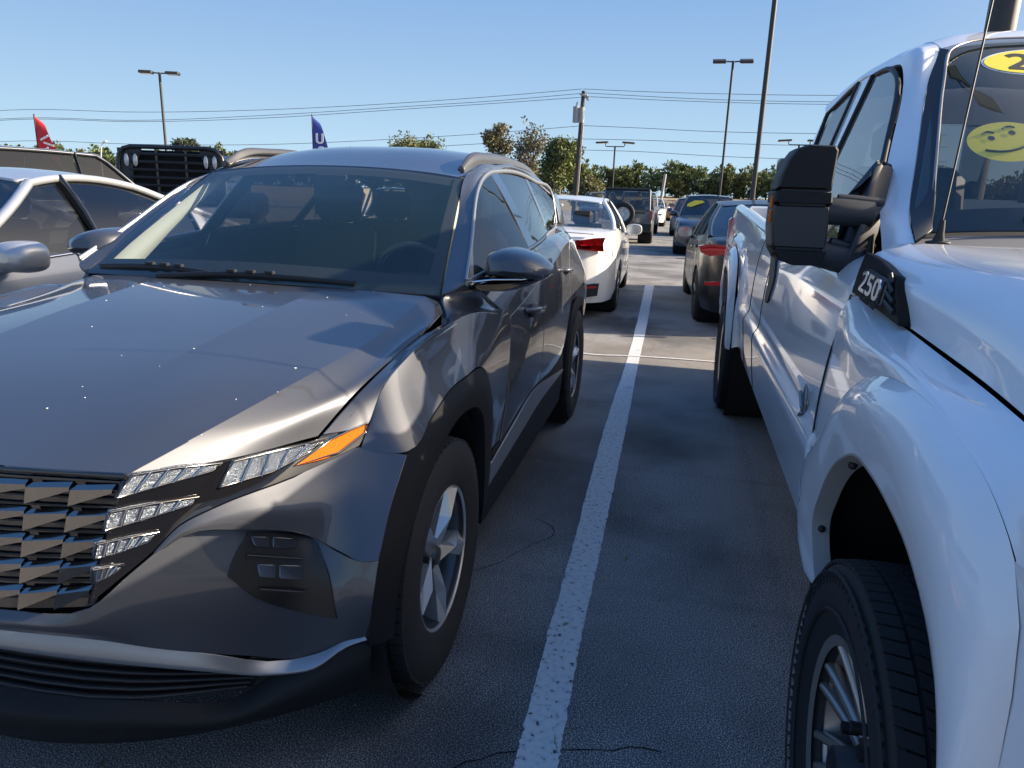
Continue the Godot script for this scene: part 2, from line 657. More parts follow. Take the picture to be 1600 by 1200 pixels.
func both(called: String, rows: Array, m: Material, o: Node, nu := 4, nv := 4, about := 0.0, ref := Vector3(0, 0.6, -1.4), gap := 0.0025, lip := 0.014) -> MeshInstance3D:
	var first: MeshInstance3D
	for s in 2:
		var b := Mb.new()
		skin(b, rows if s == 0 else mir(rows, about), nu, nv, ref, gap, lip)
		var n := part(called, b, m, o)
		if s == 0: first = n
	return first


func tyre_mesh(r: float, w: float, rim: float, blocks: int, ribs: Array, depth := 0.008, side_ribs := 0) -> ArrayMesh:
	var b := Mb.new()
	var hw := w / 2
	b.lathe([Vector2(hw * 0.72, rim - 0.012), Vector2(hw * 0.9, rim + 0.004), Vector2(hw * 0.95, rim + 0.02), Vector2(hw * 1.06, rim + (r - rim) * 0.45), Vector2(hw * 1.05, rim + (r - rim) * 0.62), Vector2(hw * 1.045, rim + (r - rim) * 0.64), Vector2(hw * 1.0, r - 0.035), Vector2(hw * 0.93, r - 0.014), Vector2(hw * 0.86, r - 0.007)], 72)
	b.lathe([Vector2(-hw * 0.86, r - 0.007), Vector2(-hw, r - 0.035), Vector2(-hw * 1.06, rim + (r - rim) * 0.45), Vector2(-hw * 0.95, rim + 0.02), Vector2(-hw * 0.72, rim - 0.012)], 72)
	if side_ribs > 0:
		for j in side_ribs:
			var a := TAU * j / side_ribs
			var ca := Vector3(0, cos(a), sin(a))
			var long := 0.016 if j % 3 else 0.026
			b.box(Vector3(hw * 1.03, 0, 0) + ca * (r - 0.037 - long / 2.0), Vector3(0.006, long, 0.006), Basis(Vector3.RIGHT, a))
		for k in [0.35, 0.8]:
			b.lathe([Vector2(hw * 1.055, rim + (r - rim) * k + 0.004), Vector2(hw * 1.085, rim + (r - rim) * k + 0.002), Vector2(hw * 1.085, rim + (r - rim) * k - 0.002), Vector2(hw * 1.055, rim + (r - rim) * k - 0.004)].map(func(p): return p), 72)
	# tread: bands of blocks between grooves
	var n := blocks * 4
	for k in ribs.size():
		var x0: float = ribs[k][0] * hw
		var x1: float = ribs[k][1] * hw
		var skew: float = ribs[k][2]
		for j in blocks:
			var a0 := TAU * (j + 0.08) / blocks
			var a1 := TAU * (j + 0.92) / blocks
			var ps := []
			for e in [[x0, a0 - skew], [x1, a0 + skew], [x1, a1 + skew], [x0, a1 - skew]]:
				var rr := r - 0.007 * pow(absf(e[0]) / hw, 4.0)
				ps.append([e[0], e[1], rr])
			var top := []
			var low := []
			for e in ps:
				top.append(Vector3(e[0], cos(e[1]) * e[2], sin(e[1]) * e[2]))
				low.append(Vector3(e[0], cos(e[1]) * (e[2] - depth), sin(e[1]) * (e[2] - depth)))
			var am := (a0 + a1) / 2
			var up := Vector3(0, cos(am), sin(am))
			b.face(top, up)
			var c: Vector3 = (top[0] + top[2]) / 2
			for i in 4:
				b.face([top[i], top[(i + 1) % 4], low[(i + 1) % 4], low[i]], (top[i] + top[(i + 1) % 4]) / 2 - c)
	var base := []
	for i in 9:
		var x := lerpf(-hw * 0.9, hw * 0.9, i / 8.0)
		base.append(Vector2(x, r - depth - 0.007 * pow(absf(x) / hw, 4.0)))
	base.reverse()
	b.lathe(base, 72)
	return b.done()


func grey_crossover() -> void:
	var o := thing("grey_crossover", "dark grey crossover facing the camera with amber lamp corners and black arch cladding", "car")
	var b := Mb.new()
	var K: Material = M.grey
	# bonnet
	var half := [q("0 89.5 83.5;0 97.5 55;0 104 18;0 108.5 -14;0 111 -38"), q("28 89.5 82.5;29 97.5 52;31 104 15;32 108.3 -18;33 110.6 -40.5"), q("43 89.5 80.3;46 96.2 56;50 101.5 20;53 106 -16;54 110 -43.5"), q("52.5 89.3 78.3;58.5 93.5 60;64.5 98.3 32;67.5 102 -5;68 109 -46.5"), q("62 87 60.8;67.5 91.8 44;72 96 20;73.3 101 -15;72.5 107 -48"), q("71 85.8 38;74 92 27.5;76 97.5 9;76.6 101.5 -18;75.2 104 -44")]
	for r in half[0].size(): half[0][r].y -= 0.007
	var rows := []
	skin(b, [mir([half[1]])[0], half[0], half[1]], 6, 6, Vector3(0, 0.6, -1.4), 0.0, 0.0)
	for s in 2:
		for rw in [[half[1], half[2], half[3]], [half[3], half[4], half[5]]]: skin(b, rw if s == 0 else mir(rw), 6, 6, Vector3(0, 0.6, -1.4), 0.0, 0.01)
	var lid := part("bonnet", b, K, o)
	var specks := Mb.new()
	for k in 46:
		var p: Vector3 = b.v[rng.randi_range(0, b.v.size() / 2)] if k < 8 else b.v[rng.randi() % b.v.size()]
		if p.z > 0.75 or p.x < -0.6: continue
		var r := rng.randf_range(0.0012, 0.0024) if k % 9 else rng.randf_range(0.003, 0.005)
		specks.ball(p + Vector3(0, 0.0006, 0), Vector3(r, 0.0008, r * rng.randf_range(0.7, 1.7)), 7, 4)
	struct(part("dirt_specks", specks, M.sticker_white, lid), "stuff")
	# front wings
	var fw := Mb.new()
	var fm := Mb.new()
	for s in 2:
		var d := fw if s == 0 else fm
		for rw in [
			[q("72 86 37.5;75 92 27.5;77 97.5 9;77.6 101.2 -18;76.4 103.4 -44;74 108.6 -48.5;79.5 112.7 -55"), q("76.7 86 32.3;77.7 92.3 25;79.4 98.3 7.5;80.8 102.1 -20;81.2 104.2 -44;80.5 106.2 -57;82.5 108.5 -68"), q("80 86.5 27;80.3 93 22;82 100 5;84 104 -23;86 105 -42;88 102 -64;89 97 -88")],
			[q("79.7 86.5 27.5;80.3 93 22;82 100 5;84 104 -23;86 105 -42;87.3 103 -57;89 97 -88;90.3 80 -84;91 52 -67"), q("79.6 83.3 31;84.4 86.6 25.5;85.6 91.8 7.3;86.5 95.6 -14;87.6 97 -31;88.5 95.4 -48;89.5 91 -66;90.7 76 -68;91.6 53 -60"), q("79.2 80.2 32.8;90 80 27;90.5 84.5 10;90.6 88 -5;91 88.6 -22;91 88 -37;91 83 -47;92 69 -51;92 54 -50")]]:
			skin(d, rw if s == 0 else mir(rw), 5, 4)
	both("wing_flange", [q("71 84.8 38;74 91 27.5;76 96.5 9;76.4 100.3 -18;75 102.8 -44;70 105.5 -49"), q("74 84.5 36;77 91.2 27;79 96.8 9;79.5 100.5 -18;79 102.7 -44;78 107 -54")], K, o, 3, 2, 0.0, Vector3(0, 0.6, -1.4), 0.0, 0.0)
	part("front_wing", fw, K, o)
	part("front_wing", fm, K, o)
	# doors and rear quarter, each folded along the crease
	var doors := {
		"front_door": [[q("80.3 112.5 -63;84.3 117 -97;86.3 120.3 -130;86.5 121 -144"), q("86 104 -74;88 109 -100;89.5 112 -128;90 113 -144"), q("89 97 -89;90 101.5 -116;90.7 105.5 -135;91 107 -144")], [q("89 97 -89;90 101.5 -116;90.7 105.5 -135;91 107 -144"), q("90.6 75 -84;92.3 77 -110;93 79 -130;93 80 -144"), q("91.2 51 -68;91.5 55.5 -105;92 57.5 -130;92 57 -144")]],
		"rear_door": [[q("86.5 121 -145;84 123 -180;80 124 -214;77.5 124.3 -238"), q("90 114 -145;88.5 119 -180;86 122 -214;83 123 -238"), q("91 107.3 -145;91.3 112.5 -178;90.3 118 -210;89 119.5 -238")], [q("91 107.3 -145;91.3 112.5 -178;90.3 118 -210;89 119.5 -238"), q("93 80 -145;93 84 -180;92.5 90 -207;92 98 -228"), q("92 57 -145;92 55 -180;92 60 -217;92 84 -240")]],
		"rear_quarter": [[q("77.3 124.3 -239;72 125 -280;69 128 -305;64 130 -345"), q("83 123 -239;79 123 -280;76 122 -310;68 120 -352"), q("89 119.5 -239;86.5 119 -265;82 115 -310;70 108 -362")], [q("89 119.5 -239;86.5 119 -265;82 115 -310;70 108 -362"), q("92 98 -229;92.5 96 -262;92 92 -305;80 85 -370"), q("92 84 -241;92.5 83 -275;92 76 -308;84 55 -372")]]}
	for k in doors:
		for s in 2:
			var d := Mb.new()
			for rw in doors[k]: skin(d, rw if s == 0 else mir(rw), 5, 4)
			part(k, d, K, o)
	# handles: a bowl with a bar across
	for hz in [[-121, 93.2, 95], [-214, 92.5, 104]]:
		for s in [1.0, -1.0]:
			var d := Mb.new()
			var c := Vector3(hz[1] * s, hz[2], hz[0]) / 100.0
			d.tube(crv([c + Vector3(-0.03 * s, 0.012, 0.1), c + Vector3(0.012 * s, 0.014, 0.07), c + Vector3(0.018 * s, 0.008, 0), c + Vector3(0.012 * s, -0.004, -0.07), c + Vector3(-0.03 * s, -0.006, -0.1)], 4), 0.0125, 10)
			var h := part("door_handle", d, M.grey, o)
			d = Mb.new()
			d.ball(c + Vector3(-0.014 * s, 0.0, 0.0), Vector3(0.015, 0.03, 0.062), 14, 8)
			part("handle_bowl", d, M.black, h)
	# roof, side frames, tailgate
	b = Mb.new()
	half = [q("0 154.6 -116;0 164 -152;0 168 -215;0 167 -275;0 161 -335"), q("34 153.5 -116;34 163 -154;34 166.5 -215;34 165.5 -275;32 160 -335"), q("51 152 -116;51 160.5 -156;52 163.5 -215;51 162.5 -275;48 157.5 -335"), q("60 150.8 -116.5;58.5 158 -158;58 160 -215;57 159.3 -273;54 154 -335")]
	rows = []
	for i in range(3, 0, -1): rows.append(mir([half[i]])[0])
	skin(b, rows + half, 6, 5)
	part("roof", b, K, o)
	both("side_frame", [q("73.3 110 -48.5;70 120.5 -66;65.3 136.5 -92.5;60.8 150.5 -115;59.3 155 -133;58.8 158 -160;58.3 160 -215;57.3 159 -273;55 153 -330"), q("77.6 112 -50;74 123 -69.5;67.5 141.3 -100.5;63.4 152.4 -126;61.8 156.3 -144;61.5 158.3 -172;61.2 159.3 -222;61 157 -268;62 150 -318"), q("80 113.8 -54;76 125 -74;68 145 -109;64 152 -134;63 154.3 -147;62 156 -167;60.7 157 -227;61.7 154 -262;66 146 -305")], K, o, 4, 3)
	both("rear_pillar", [q("66 146 -305;69 137 -310;72 128 -305"), q("63 148 -335;67 137 -340;70 126 -340"), q("54 148 -355;58 137 -360;62 122 -366")], K, o, 4, 3)
	b = Mb.new()
	skin(b, [q("-54 152 -338;0 158 -342;54 152 -338"), q("-60 122 -364;0 124 -372;60 122 -364"), q("-66 90 -372;0 90 -380;66 90 -372"), q("-64 45 -374;0 45 -382;64 45 -374")], 5, 4)
	part("tailgate", b, K, o)
	# glass
	b = Mb.new()
	skin(b, [q("-73 109.3 -48;-43 110 -43.5;0 110.7 -41;43 110 -43.5;73 109.3 -48"), q("-66.6 132 -83;-39 134.5 -79;0 135.8 -77;39 134.5 -79;66.6 132 -83"), q("-60.3 150.3 -115;-35 153 -115;0 154.2 -115;35 153 -115;60.3 150.3 -115")], 6, 6, Vector3(0, 0.6, -1.4), 0.004, 0.0)
	part("windscreen", b, M.screen, o)
	# printed black border behind the glass
	b = Mb.new()
	for s in 2:
		var e := [q("72.8 109 -48.4;66.4 131.8 -83.4;60.2 150 -115.4"), q("67.5 109.3 -47.8;62 132.3 -82.5;56.5 150.6 -115.3")]
		skin(b, e if s == 0 else mir(e), 5, 1, Vector3(0, 0.6, -1.4), 0.0, 0.0)
	skin(b, [q("-72 109 -48.5;-43 109.7 -44;0 110.4 -41.5;43 109.7 -44;72 109 -48.5"), q("-70 114.5 -56.5;-41 116 -53;0 117 -51;41 116 -53;70 114.5 -56.5")], 5, 1, Vector3(0, 0.6, -1.4), 0.0, 0.0)
	skin(b, [q("-60 149.8 -115.2;-35 152.5 -115.2;0 153.7 -115.2;35 152.5 -115.2;60 149.8 -115.2"), q("-60.5 146.8 -110;-35 149.5 -110;0 150.7 -110;35 149.5 -110;60.5 146.8 -110")], 5, 1, Vector3(0, 0.6, -1.4), 0.0, 0.0)
	part("screen_border", b, M.dark, o)
	both("front_window", [q("80.2 114.6 -57;82 116.3 -77;84.3 118.6 -100;85.4 120.4 -121;85.8 121.4 -137"), q("79.8 116 -60;75.5 126.5 -79;67.7 145.5 -113;64 152.5 -137;63 154.5 -150")], M.pane, o, 4, 4, 0.0, Vector3(0, 0.6, -1.4), 0.0, 0.0)
	both("rear_window", [q("85.9 121.8 -149;83.2 123.6 -182;79.6 124.8 -218"), q("62.5 155 -164;60.7 156.3 -200;60.3 155.8 -238")], M.tint, o, 4, 4, 0.0, Vector3(0, 0.6, -1.4), 0.0, 0.0)
	both("quarter_window", [q("78.8 125 -225;74.5 125.6 -265;70.5 128 -295"), q("60.5 155.4 -244;62.3 152.5 -266;68 142 -300")], M.tint, o, 4, 4, 0.0, Vector3(0, 0.6, -1.4), 0.0, 0.0)
	both("centre_pillar", [q("85.9 121.2 -136.5;86.1 121.6 -149.5"), q("74.5 139 -143.5;74.5 139.5 -156.5"), q("62.8 154.8 -149.5;62.5 155.3 -164.5")], M.gloss, o, 1, 3, 0.0, Vector3(0, 0.6, -1.4), 0.0, 0.01)
	both("rear_door_pillar", [q("79.7 124.8 -217.5;78.8 125 -225.5"), q("70.2 140.8 -227.5;69.8 140.8 -235"), q("60.4 156 -237.5;60.5 155.6 -244.5")], M.gloss, o, 1, 3, 0.0, Vector3(0, 0.6, -1.4), 0.0, 0.01)
	for s in 2:
		b = Mb.new()
		var loop := crv(q("80.6 113.8 -54;84.8 118.2 -98;86.7 121.4 -139;84 123.3 -182;80 124.6 -218;75 125.2 -265;70.5 127.5 -298"), 5)
		sweep(b, loop if s == 0 else mir([loop])[0], 0.014, 0.018)
		loop = crv(q("80.6 114.2 -54;76.3 125 -74;68.4 145 -109;64.5 151.8 -134;63.4 154 -147;62.4 155.5 -167;61 156.4 -227;62 153.5 -262;66 145.5 -304;70.5 127.5 -298"), 5)
		sweep(b, loop if s == 0 else mir([loop])[0], 0.014, 0.02)
		part("window_trim", b, M.satin, o)
	# roof rails: solid fins along the roof edge
	for s in 2:
		b = Mb.new()
		var rail := [q("59.3 153 -121;60 157.3 -140;60.3 159.3 -168;60.4 160.3 -215;59.8 159.3 -255;58.5 156 -290"), q("58.8 155.5 -121;59.3 160.5 -134;59.6 162.8 -160;59.7 163.4 -215;59 161.8 -255;57.6 157.5 -290"), q("57.3 156 -121;57.4 161.3 -133;57.6 163.7 -158;57.7 164.2 -215;57 162.3 -255;56.5 157.5 -290"), q("55.5 154.5 -122;55.6 159.5 -138;55.8 162 -165;55.8 163 -215;55.5 161.3 -255;55.5 156.5 -290")]
		skin(b, rail if s == 0 else mir(rail), 5, 3, Vector3(0, 1.0, -2), 0.0, 0.02)
		part("roof_rail", b, M.railgrey, o)
	front_of_crossover(o)
	cabin_of_crossover(o)
	# arch cladding and sills
	both("front_arch_trim", [q("88.5 38 49;89.5 48 49;90.2 60 46.5;90.2 72 36;90.2 79 27.5;90.8 84 10;90.9 87.5 -5;91.3 88 -22;91.3 87.4 -37;91.3 82.3 -47;92.3 69 -51;92.3 54 -50;91.5 38 -50"), q("90 36 44;91 47 44;92 58 41;92.3 69 31;92.6 75.5 20;92.9 80.5 6;93 83 -6;93.2 83.6 -19;93.3 81 -33;93.3 75 -40.5;93.4 64 -44;93.4 52 -45;92.4 36 -45"), q("91 35 40;92 46 40;92.6 56 37;92.8 65 28;93 72 17;93 77 4;93 79 -6;93.2 79 -17;93.2 76.5 -28;93.2 71 -35;93.2 62 -37.5;93.2 51 -38.5;92.5 35 -39.5")], M.cladding, o, 3, 3, 0.0, Vector3(0, 0.4, 0), 0.0, 0.05)
	var ra := [[], [], []]
	for i in 11:
		var a := deg_to_rad(-8 + 196 * i / 10.0)
		for k in 3:
			var rr: float = [0.475, 0.44, 0.405][k]
			ra[k].append(Vector3([0.922, 0.935, 0.935][k] - 0.03 * maxf(0, -cos(a)) , 0.368 + sin(a) * rr, -2.755 + cos(a) * rr))
	both("rear_arch_trim", ra, M.cladding, o, 3, 2, 0.0, Vector3(0, 0.4, -2.755), 0.0, 0.05)
	both("sill_strip", [q("91.3 46 -46;92 51.5 -90;92.3 56 -128;92.5 52 -175;92.5 47 -216"), q("91.3 39 -50;92 43 -100;92.5 46.5 -146;92.8 46.5 -185;92.6 46 -217")], M.satin, o, 4, 2)
	both("sill", [q("91 50 -60;91.3 55 -105;91.8 57 -140;92 55 -180;92 58 -216"), q("91 42 -50;91.3 43.5 -100;91.8 46 -146;92.2 46 -185;92.2 45 -217"), q("89 24 -50;89.5 24 -100;90 25 -146;90 25 -185;90 26 -222")], M.cladding, o, 4, 3)
	# wheel wells, floor and firewall
	b = Mb.new()
	b.box(Vector3(0, 0.6, -1.4), Vector3(1.5, 0.5, 1.7))
	b.box(Vector3(0, 0.55, 0.0), Vector3(1.1, 0.55, 1.0))
	b.box(Vector3(0, 0.6, -2.9), Vector3(1.1, 0.6, 1.3))
	for s in [-1, 1]:
		for z in [0.0, -2.755]:
			b.lathe([Vector2(0.55 * s, 0.02), Vector2(0.55 * s, 0.43), Vector2(0.9 * s, 0.435)], 28, Vector3(0, 0.4, z))
	part("underbody", b, M.dark, o)
	# wheels
	var tm := tyre_mesh(0.3685, 0.235, 0.216, 62, [[0.62, 0.93, 0.0], [0.22, 0.55, 0.02], [-0.16, 0.16, 0.0], [-0.55, -0.22, 0.02], [-0.93, -0.62, 0.0]])
	b = Mb.new()
	b.lathe([Vector2(0.1, 0.211), Vector2(0.104, 0.214), Vector2(0.107, 0.226), Vector2(0.098, 0.229)].map(func(p): return p), 60)
	b.lathe([Vector2(0.072, 0.045), Vector2(0.03, 0.055), Vector2(-0.02, 0.06)], 24)
	# five broad faceted spokes
	for k in 5:
		var a := TAU * k / 5 + 0.2
		var ca := Vector3(0, cos(a), sin(a))
		var ta := Vector3(0, -sin(a), cos(a))
		var pts := func(r: float, t: float, x: float) -> Vector3: return ca * r + ta * t + Vector3(x, 0, 0)
		var A: Vector3 = pts.call(0.03, -0.03, 0.075)
		var B: Vector3 = pts.call(0.03, 0.026, 0.068)
		var C: Vector3 = pts.call(0.12, -0.024, 0.08)
		var D: Vector3 = pts.call(0.12, 0.014, 0.07)
		var E: Vector3 = pts.call(0.213, -0.058, 0.096)
		var F: Vector3 = pts.call(0.213, 0.03, 0.08)
		var R1: Vector3 = pts.call(0.12, 0.0, 0.104)
		var R2: Vector3 = pts.call(0.213, -0.012, 0.106)
		for f in [[A, C, R1], [A, R1, B], [B, R1, D], [C, E, R2], [C, R2, R1], [R1, R2, F], [R1, F, D]]: b.face(f, Vector3.RIGHT)
		var dn := Vector3(-0.05, 0, 0)
		for e in [[A, C, -ta], [C, E, -ta], [B, D, ta], [D, F, ta]]: b.face([e[0], e[1], e[1] + dn, e[0] + dn], e[2])
	var rim := b.done()
	b = Mb.new()
	b.lathe([Vector2(0.098, 0.213), Vector2(0.05, 0.198), Vector2(-0.1, 0.19)], 60)
	var barrel := b.done()
	b = Mb.new()
	b.lathe([Vector2(0.0, 0.185), Vector2(-0.012, 0.188)], 40)
	b.lathe([Vector2(-0.01, 0.06), Vector2(-0.01, 0.16), Vector2(-0.03, 0.16)], 40)
	var disc := b.done()
	b = Mb.new()
	b.lathe([Vector2(0.085, 0.0), Vector2(0.085, 0.02), Vector2(0.083, 0.027), Vector2(0.07, 0.03)], 24)
	var cap := b.done()
	b = Mb.new()
	for k in 5:
		var a := TAU * k / 5 + 0.2 + PI / 5
		b.tube([Vector3(0.03, cos(a) * 0.055, sin(a) * 0.055), Vector3(0.075, cos(a) * 0.055, sin(a) * 0.055)], 0.009, 6)
	var nuts := b.done()
	for z in [0.0, -2.755]:
		for s in [1.0, -1.0]:
			var w := obj("wheel", rim, M.alloy, o, Vector3(0.8075 * s, 0.366, z))
			w.rotation = Vector3(0.55 if z == 0.0 else 1.1, 0, 0) if s > 0 else Vector3(0.3, PI, 0)
			obj("tyre", tm, M.rubber, w)
			obj("brake_disc", disc, M.darkalloy, w)
			obj("hub_cap", cap, M.darkalloy, w)
			obj("wheel_barrel", barrel, M.darkalloy, w)
			obj("wheel_nuts", nuts, M.darkalloy, w)


func front_of_crossover(o: Node3D) -> void:
	var lb := [q("51.5 87.5 79;54 88 75;57 88 71;62 86.6 61;67 86 51;71.5 85.2 38.3;80 86.3 27"), q("44 62 83;48 66 78;52 70 74;56 75 70;60 77 65;70 79 48;79 82 32")]
	both("lamp_cluster", lb, M.gloss, o, 4, 4, 0.0, Vector3(0, 0.6, -1.4), 0.0015, 0.01)
	# lamps, each a bright reflector under a clear rim
	for l in [["drl_lamp", M.reflector, q("52.7 88.7 77.4;57.4 88.1 70.3;61.5 86.5 61.9;60.4 85.3 63.8;55.5 85.1 72.4;50.5 84.5 79.6")], ["drl_lamp", M.reflector, q("49.5 81.8 80.5;53.7 81.3 74;58.5 80.2 66.3;57.5 78.9 67.6;52.7 78.4 74.7;48.3 78 81.1")], ["drl_lamp", M.reflector, q("47.1 75.4 82.2;49.9 75 77.6;53.5 74.5 72.9;52 72.9 74.5;48.9 72.3 78.5;46.4 72.4 82.4")], ["drl_lamp", M.reflector, q("45.8 69.9 82.6;47.2 69.5 80.3;48.7 68.9 77.7;47.5 67.8 79.3;46.5 67.3 80.7;45.3 66.9 82.4")], ["headlamp", M.reflector, q("62.7 86.2 59.6;67.6 85.8 49.3;72.6 84.8 37.5;70.6 82.9 42.7;66.7 81.2 51.7;60.9 81.1 62.4")], ["turn_lamp", M.amber, q("73.7 84.7 36.3;76.5 85.9 31.5;79.2 86.7 27.5;79.3 84.7 29.3;75.9 81.7 36.8;69.6 81.1 46.4")]]:
		var p: Array = l[2]
		for s in 2:
			var b := Mb.new()
			var out := Vector3(0.35, 0.1, 0.9).normalized() * 0.006
			var rows := [[p[0] + out, p[1] + out, p[2] + out], [p[5] + out, p[4] + out, p[3] + out]]
			skin(b, rows if s == 0 else mir(rows), 3, 3, Vector3(0, 0.6, -1.4), 0.0, 0.01, true)
			var n := part(l[0], b, l[1], o)
			b = Mb.new()
			for k in [0.2, 0.4, 0.6, 0.8] if l[1] == M.reflector else []:
				var u: Vector3 = crv(rows[0], 10)[int(k * 20)]
				var w: Vector3 = crv(rows[1], 10)[int(k * 20)]
				var path := [u + out * 0.6, w + out * 0.6]
				b.tube(path if s == 0 else mir([path])[0], 0.0025, 6)
			if b.v.size(): part("lamp_rib", b, M.chrome, n)
			b = Mb.new()
			var ring := [p[0] + out, p[1] + out, p[2] + out, p[3] + out, p[4] + out, p[5] + out, p[0] + out]
			b.tube(ring if s == 0 else mir([ring])[0], 0.003, 6)
			part("lamp_bezel", b, M.smoke, n)
	# grille: black back, faceted dark chrome vanes
	var b := Mb.new()
	var gt := q("-51.5 87.3 78.5;-40 87.3 80.3;-28 87.3 82;0 87.3 83;28 87.3 82;40 87.3 80.3;51.5 87.3 78.5")
	var gb := q("-44 61 82;-37 61 84.5;-28 61 87;0 61 88;28 61 87;37 61 84.5;44 61 82")
	skin(b, [gt, gb], 3, 6, Vector3(0, 0.6, -1.4), 0.0, 0.01)
	var g := part("grille", b, M.gloss, o)
	var top := crv(gt, 8)
	var low := crv(gb, 8)
	var vane := {}
	for row in 5:
		for col in 8:
			var u0 := (col + 0.04) / 8.0
			var u1 := (col + 0.97) / 8.0
			if col >= 4:
				pass
			var side := 1 if col >= 4 else 0
			if side == 0:
				var k := u0; u0 = 1.0 - (7 - col + 0.04) / 8.0; u1 = 1.0 - (7 - col + 0.97) / 8.0
			var at := func(u: float, t: float, d: float) -> Vector3: return (top[int(u * 48)] as Vector3).lerp(low[int(u * 48)], t) + Vector3((u - 0.5) * 0.3, 0.05, 1).normalized() * d
			var t0 := (row + 0.12) / 5.0
			b = Mb.new()
			var a: Vector3 = at.call(u0, t0, 0.012)
			var a2: Vector3 = at.call(u0, t0 + 0.015, 0.03)
			var a3: Vector3 = at.call(u0, t0 + 0.135, 0.031)
			var e: Vector3 = at.call(u1, t0 - 0.01, 0.003)
			var e2: Vector3 = at.call(u1, t0 + 0.02, 0.012)
			var e3: Vector3 = at.call(u1, t0 + 0.05, 0.012)
			b.face([a2, e2, e3, a3], Vector3(0, 0, 1)); b.face([a3, e3, at.call(u1, t0 + 0.06, 0.0), at.call(u0, t0 + 0.16, 0.0)], Vector3(0, -1, 0.3)); b.face([a, e, e2, a2], Vector3(0, 1, 1)); b.face([e, e2, e3], Vector3(1, 0, 1)); b.face([a, a2, a3], Vector3(1 if side == 0 else -1, 0, 0.5))
			part("grille_vane", b, M.smoke, g)
	b = Mb.new()
	for k in 14:
		var t := 0.06 + k * 0.065
		var path := []
		for j in 13: path.append((top[j * 4] as Vector3).lerp(low[j * 4], t) + Vector3(0, 0, 0.006))
		b.tube(path, 0.0022, 5)
	part("grille_mesh", b, M.trim, g)
	b = Mb.new()
	sweep(b, crv(q("-52 88.6 78.5;-40 88.6 80.3;-28 88.6 82.2;0 88.6 83.2;28 88.6 82.2;40 88.6 80.3;52 88.6 78.5"), 4), 0.012, 0.014)
	part("grille_surround", b, M.gloss, o)
	# bumper: upper face over the lamp ledge, lower face set back under it
	for s in 2:
		b = Mb.new()
		var up := [q("52.3 70 74;56 74.7 70;60 76.7 65;70 78.7 48;79 81.7 32;84 80.5 30;90 79.5 28"), q("53.3 70.3 73.5;57 73.8 70;63 74.5 63;72 73.5 51;79.5 74 42;85.5 72.5 39.5;90.2 70 39.5"), q("54 70.5 72.5;57 72.6 70;65 70.8 61;74.5 66 51;81 61 47.5;86.5 60 48.5;90.2 60 47")]
		skin(b, up if s == 0 else mir(up), 4, 4, Vector3(0, 0.6, -1.4), 0.001, 0.006)
		var lo := [q("0 60.8 88.5;28 60.8 87.5;44 61 83;49.5 66.5 77;55 71.5 69;64.5 69.3 58;73.5 64.5 48;80.5 60.5 47.3;86.5 59.8 48.4;90.2 59.7 47"), q("0 58.8 90;27.5 58.6 89;44 57.5 83.5;50.5 58 77.5;57 58.5 70.5;65 57 62;74 55 53;80.5 52.5 50.5;86 51.5 50.5;89.7 51 49.5"), q("0 56.5 89;26 56.2 88;44 51.6 80;51.5 48.2 75.5;58.5 44 69;65 39.3 61.5;71.5 35.2 54.8;77.5 35.8 51.7;83 38.3 50;88 40.5 48.5")]
		skin(b, lo if s == 0 else mir(lo), 4, 5, Vector3(0, 0.6, -1.4), 0.001, 0.006)
		part("front_bumper", b, K_of("grey"), o)
	# fog lamps: a black bezel, two reflector modules behind clear lens
	for s in 2:
		b = Mb.new()
		var out := Vector3(0.5, 0.0, 0.85).normalized()
		var fo := [q("64.3 69 58.4;68.6 67.1 53.4;73.1 64.7 48.5;75.4 62.9 48.1"), q("62.7 64.2 62.1;69 60 56.3;75.6 57.3 50.9;78.6 56.4 49.8"), q("62.2 61 63.8;66.5 54.8 60.6;72.4 48.9 54.8;80.9 45.7 50.9")]
		for r in fo:
			for i in r.size(): r[i] += out * 0.008
		skin(b, fo if s == 0 else mir(fo), 4, 4, Vector3(0, 0.6, -1.4), 0.0, 0.03)
		var n := part("fog_lamp", b, M.pocket, o)
		for e in [[q("64.8 68.3 58;67.2 67.2 55.3"), q("65.5 66.3 57.9;67.4 65.2 55.9")], [q("68 66.9 54.4;71.7 64.9 50.3"), q("68.2 64.9 55;71.5 63.3 51.4")], [q("66.3 62 58.6;68.9 60.8 56"), q("67 59.4 58.9;69.2 58.2 56.8")], [q("69.7 60.5 55.2;73.4 58.9 51.5"), q("70 57.9 56;73.4 56.4 52.9")]]:
			b = Mb.new()
			for r in e:
				for i in r.size(): r[i] += out * 0.014
			skin(b, e if s == 0 else mir(e), 3, 3, Vector3(0, 0.6, -1.4), 0.0, 0.012)
			part("fog_reflector", b, M.fogglass, n)
		for e in [q("64.4 64.8 59.8;73.3 60.5 50.7"), q("67.1 56.8 59.8;74.3 53.3 53")]:
			b = Mb.new()
			for i in 2: e[i] += out * 0.016
			sweep(b, e if s == 0 else mir([e])[0], 0.004, 0.004)
			part("fog_bar", b, M.trim, n)
	# silver skid strip, lower grille, black lip
	b = Mb.new()
	var half := [q("88 40.5 48.2;83 39.3 50;77 36.5 52.5;71 35.5 55.5;58 44.5 69.5;44 51.5 79.5;24 56 87.5;0 57 88.5"), q("88.5 39.5 48.5;83.5 38 51;77 33.8 55.5;70.3 33.5 59;58 40.8 71;44 46.8 80.5;24 52 88.3;0 52.8 89.3"), q("87.5 39 47;82.5 37.5 48.5;75 33 53;69.5 32.8 56.5;58 39.5 68.5;44 45.5 77.5;24 50.5 85.5;0 51.3 86.5")]
	var rows := []
	for r in half:
		var w: Array = r.duplicate()
		w.pop_back()
		var m: Array = mir([w])[0]
		m.reverse()
		rows.append(r + m)
	skin(b, rows, 4, 3)
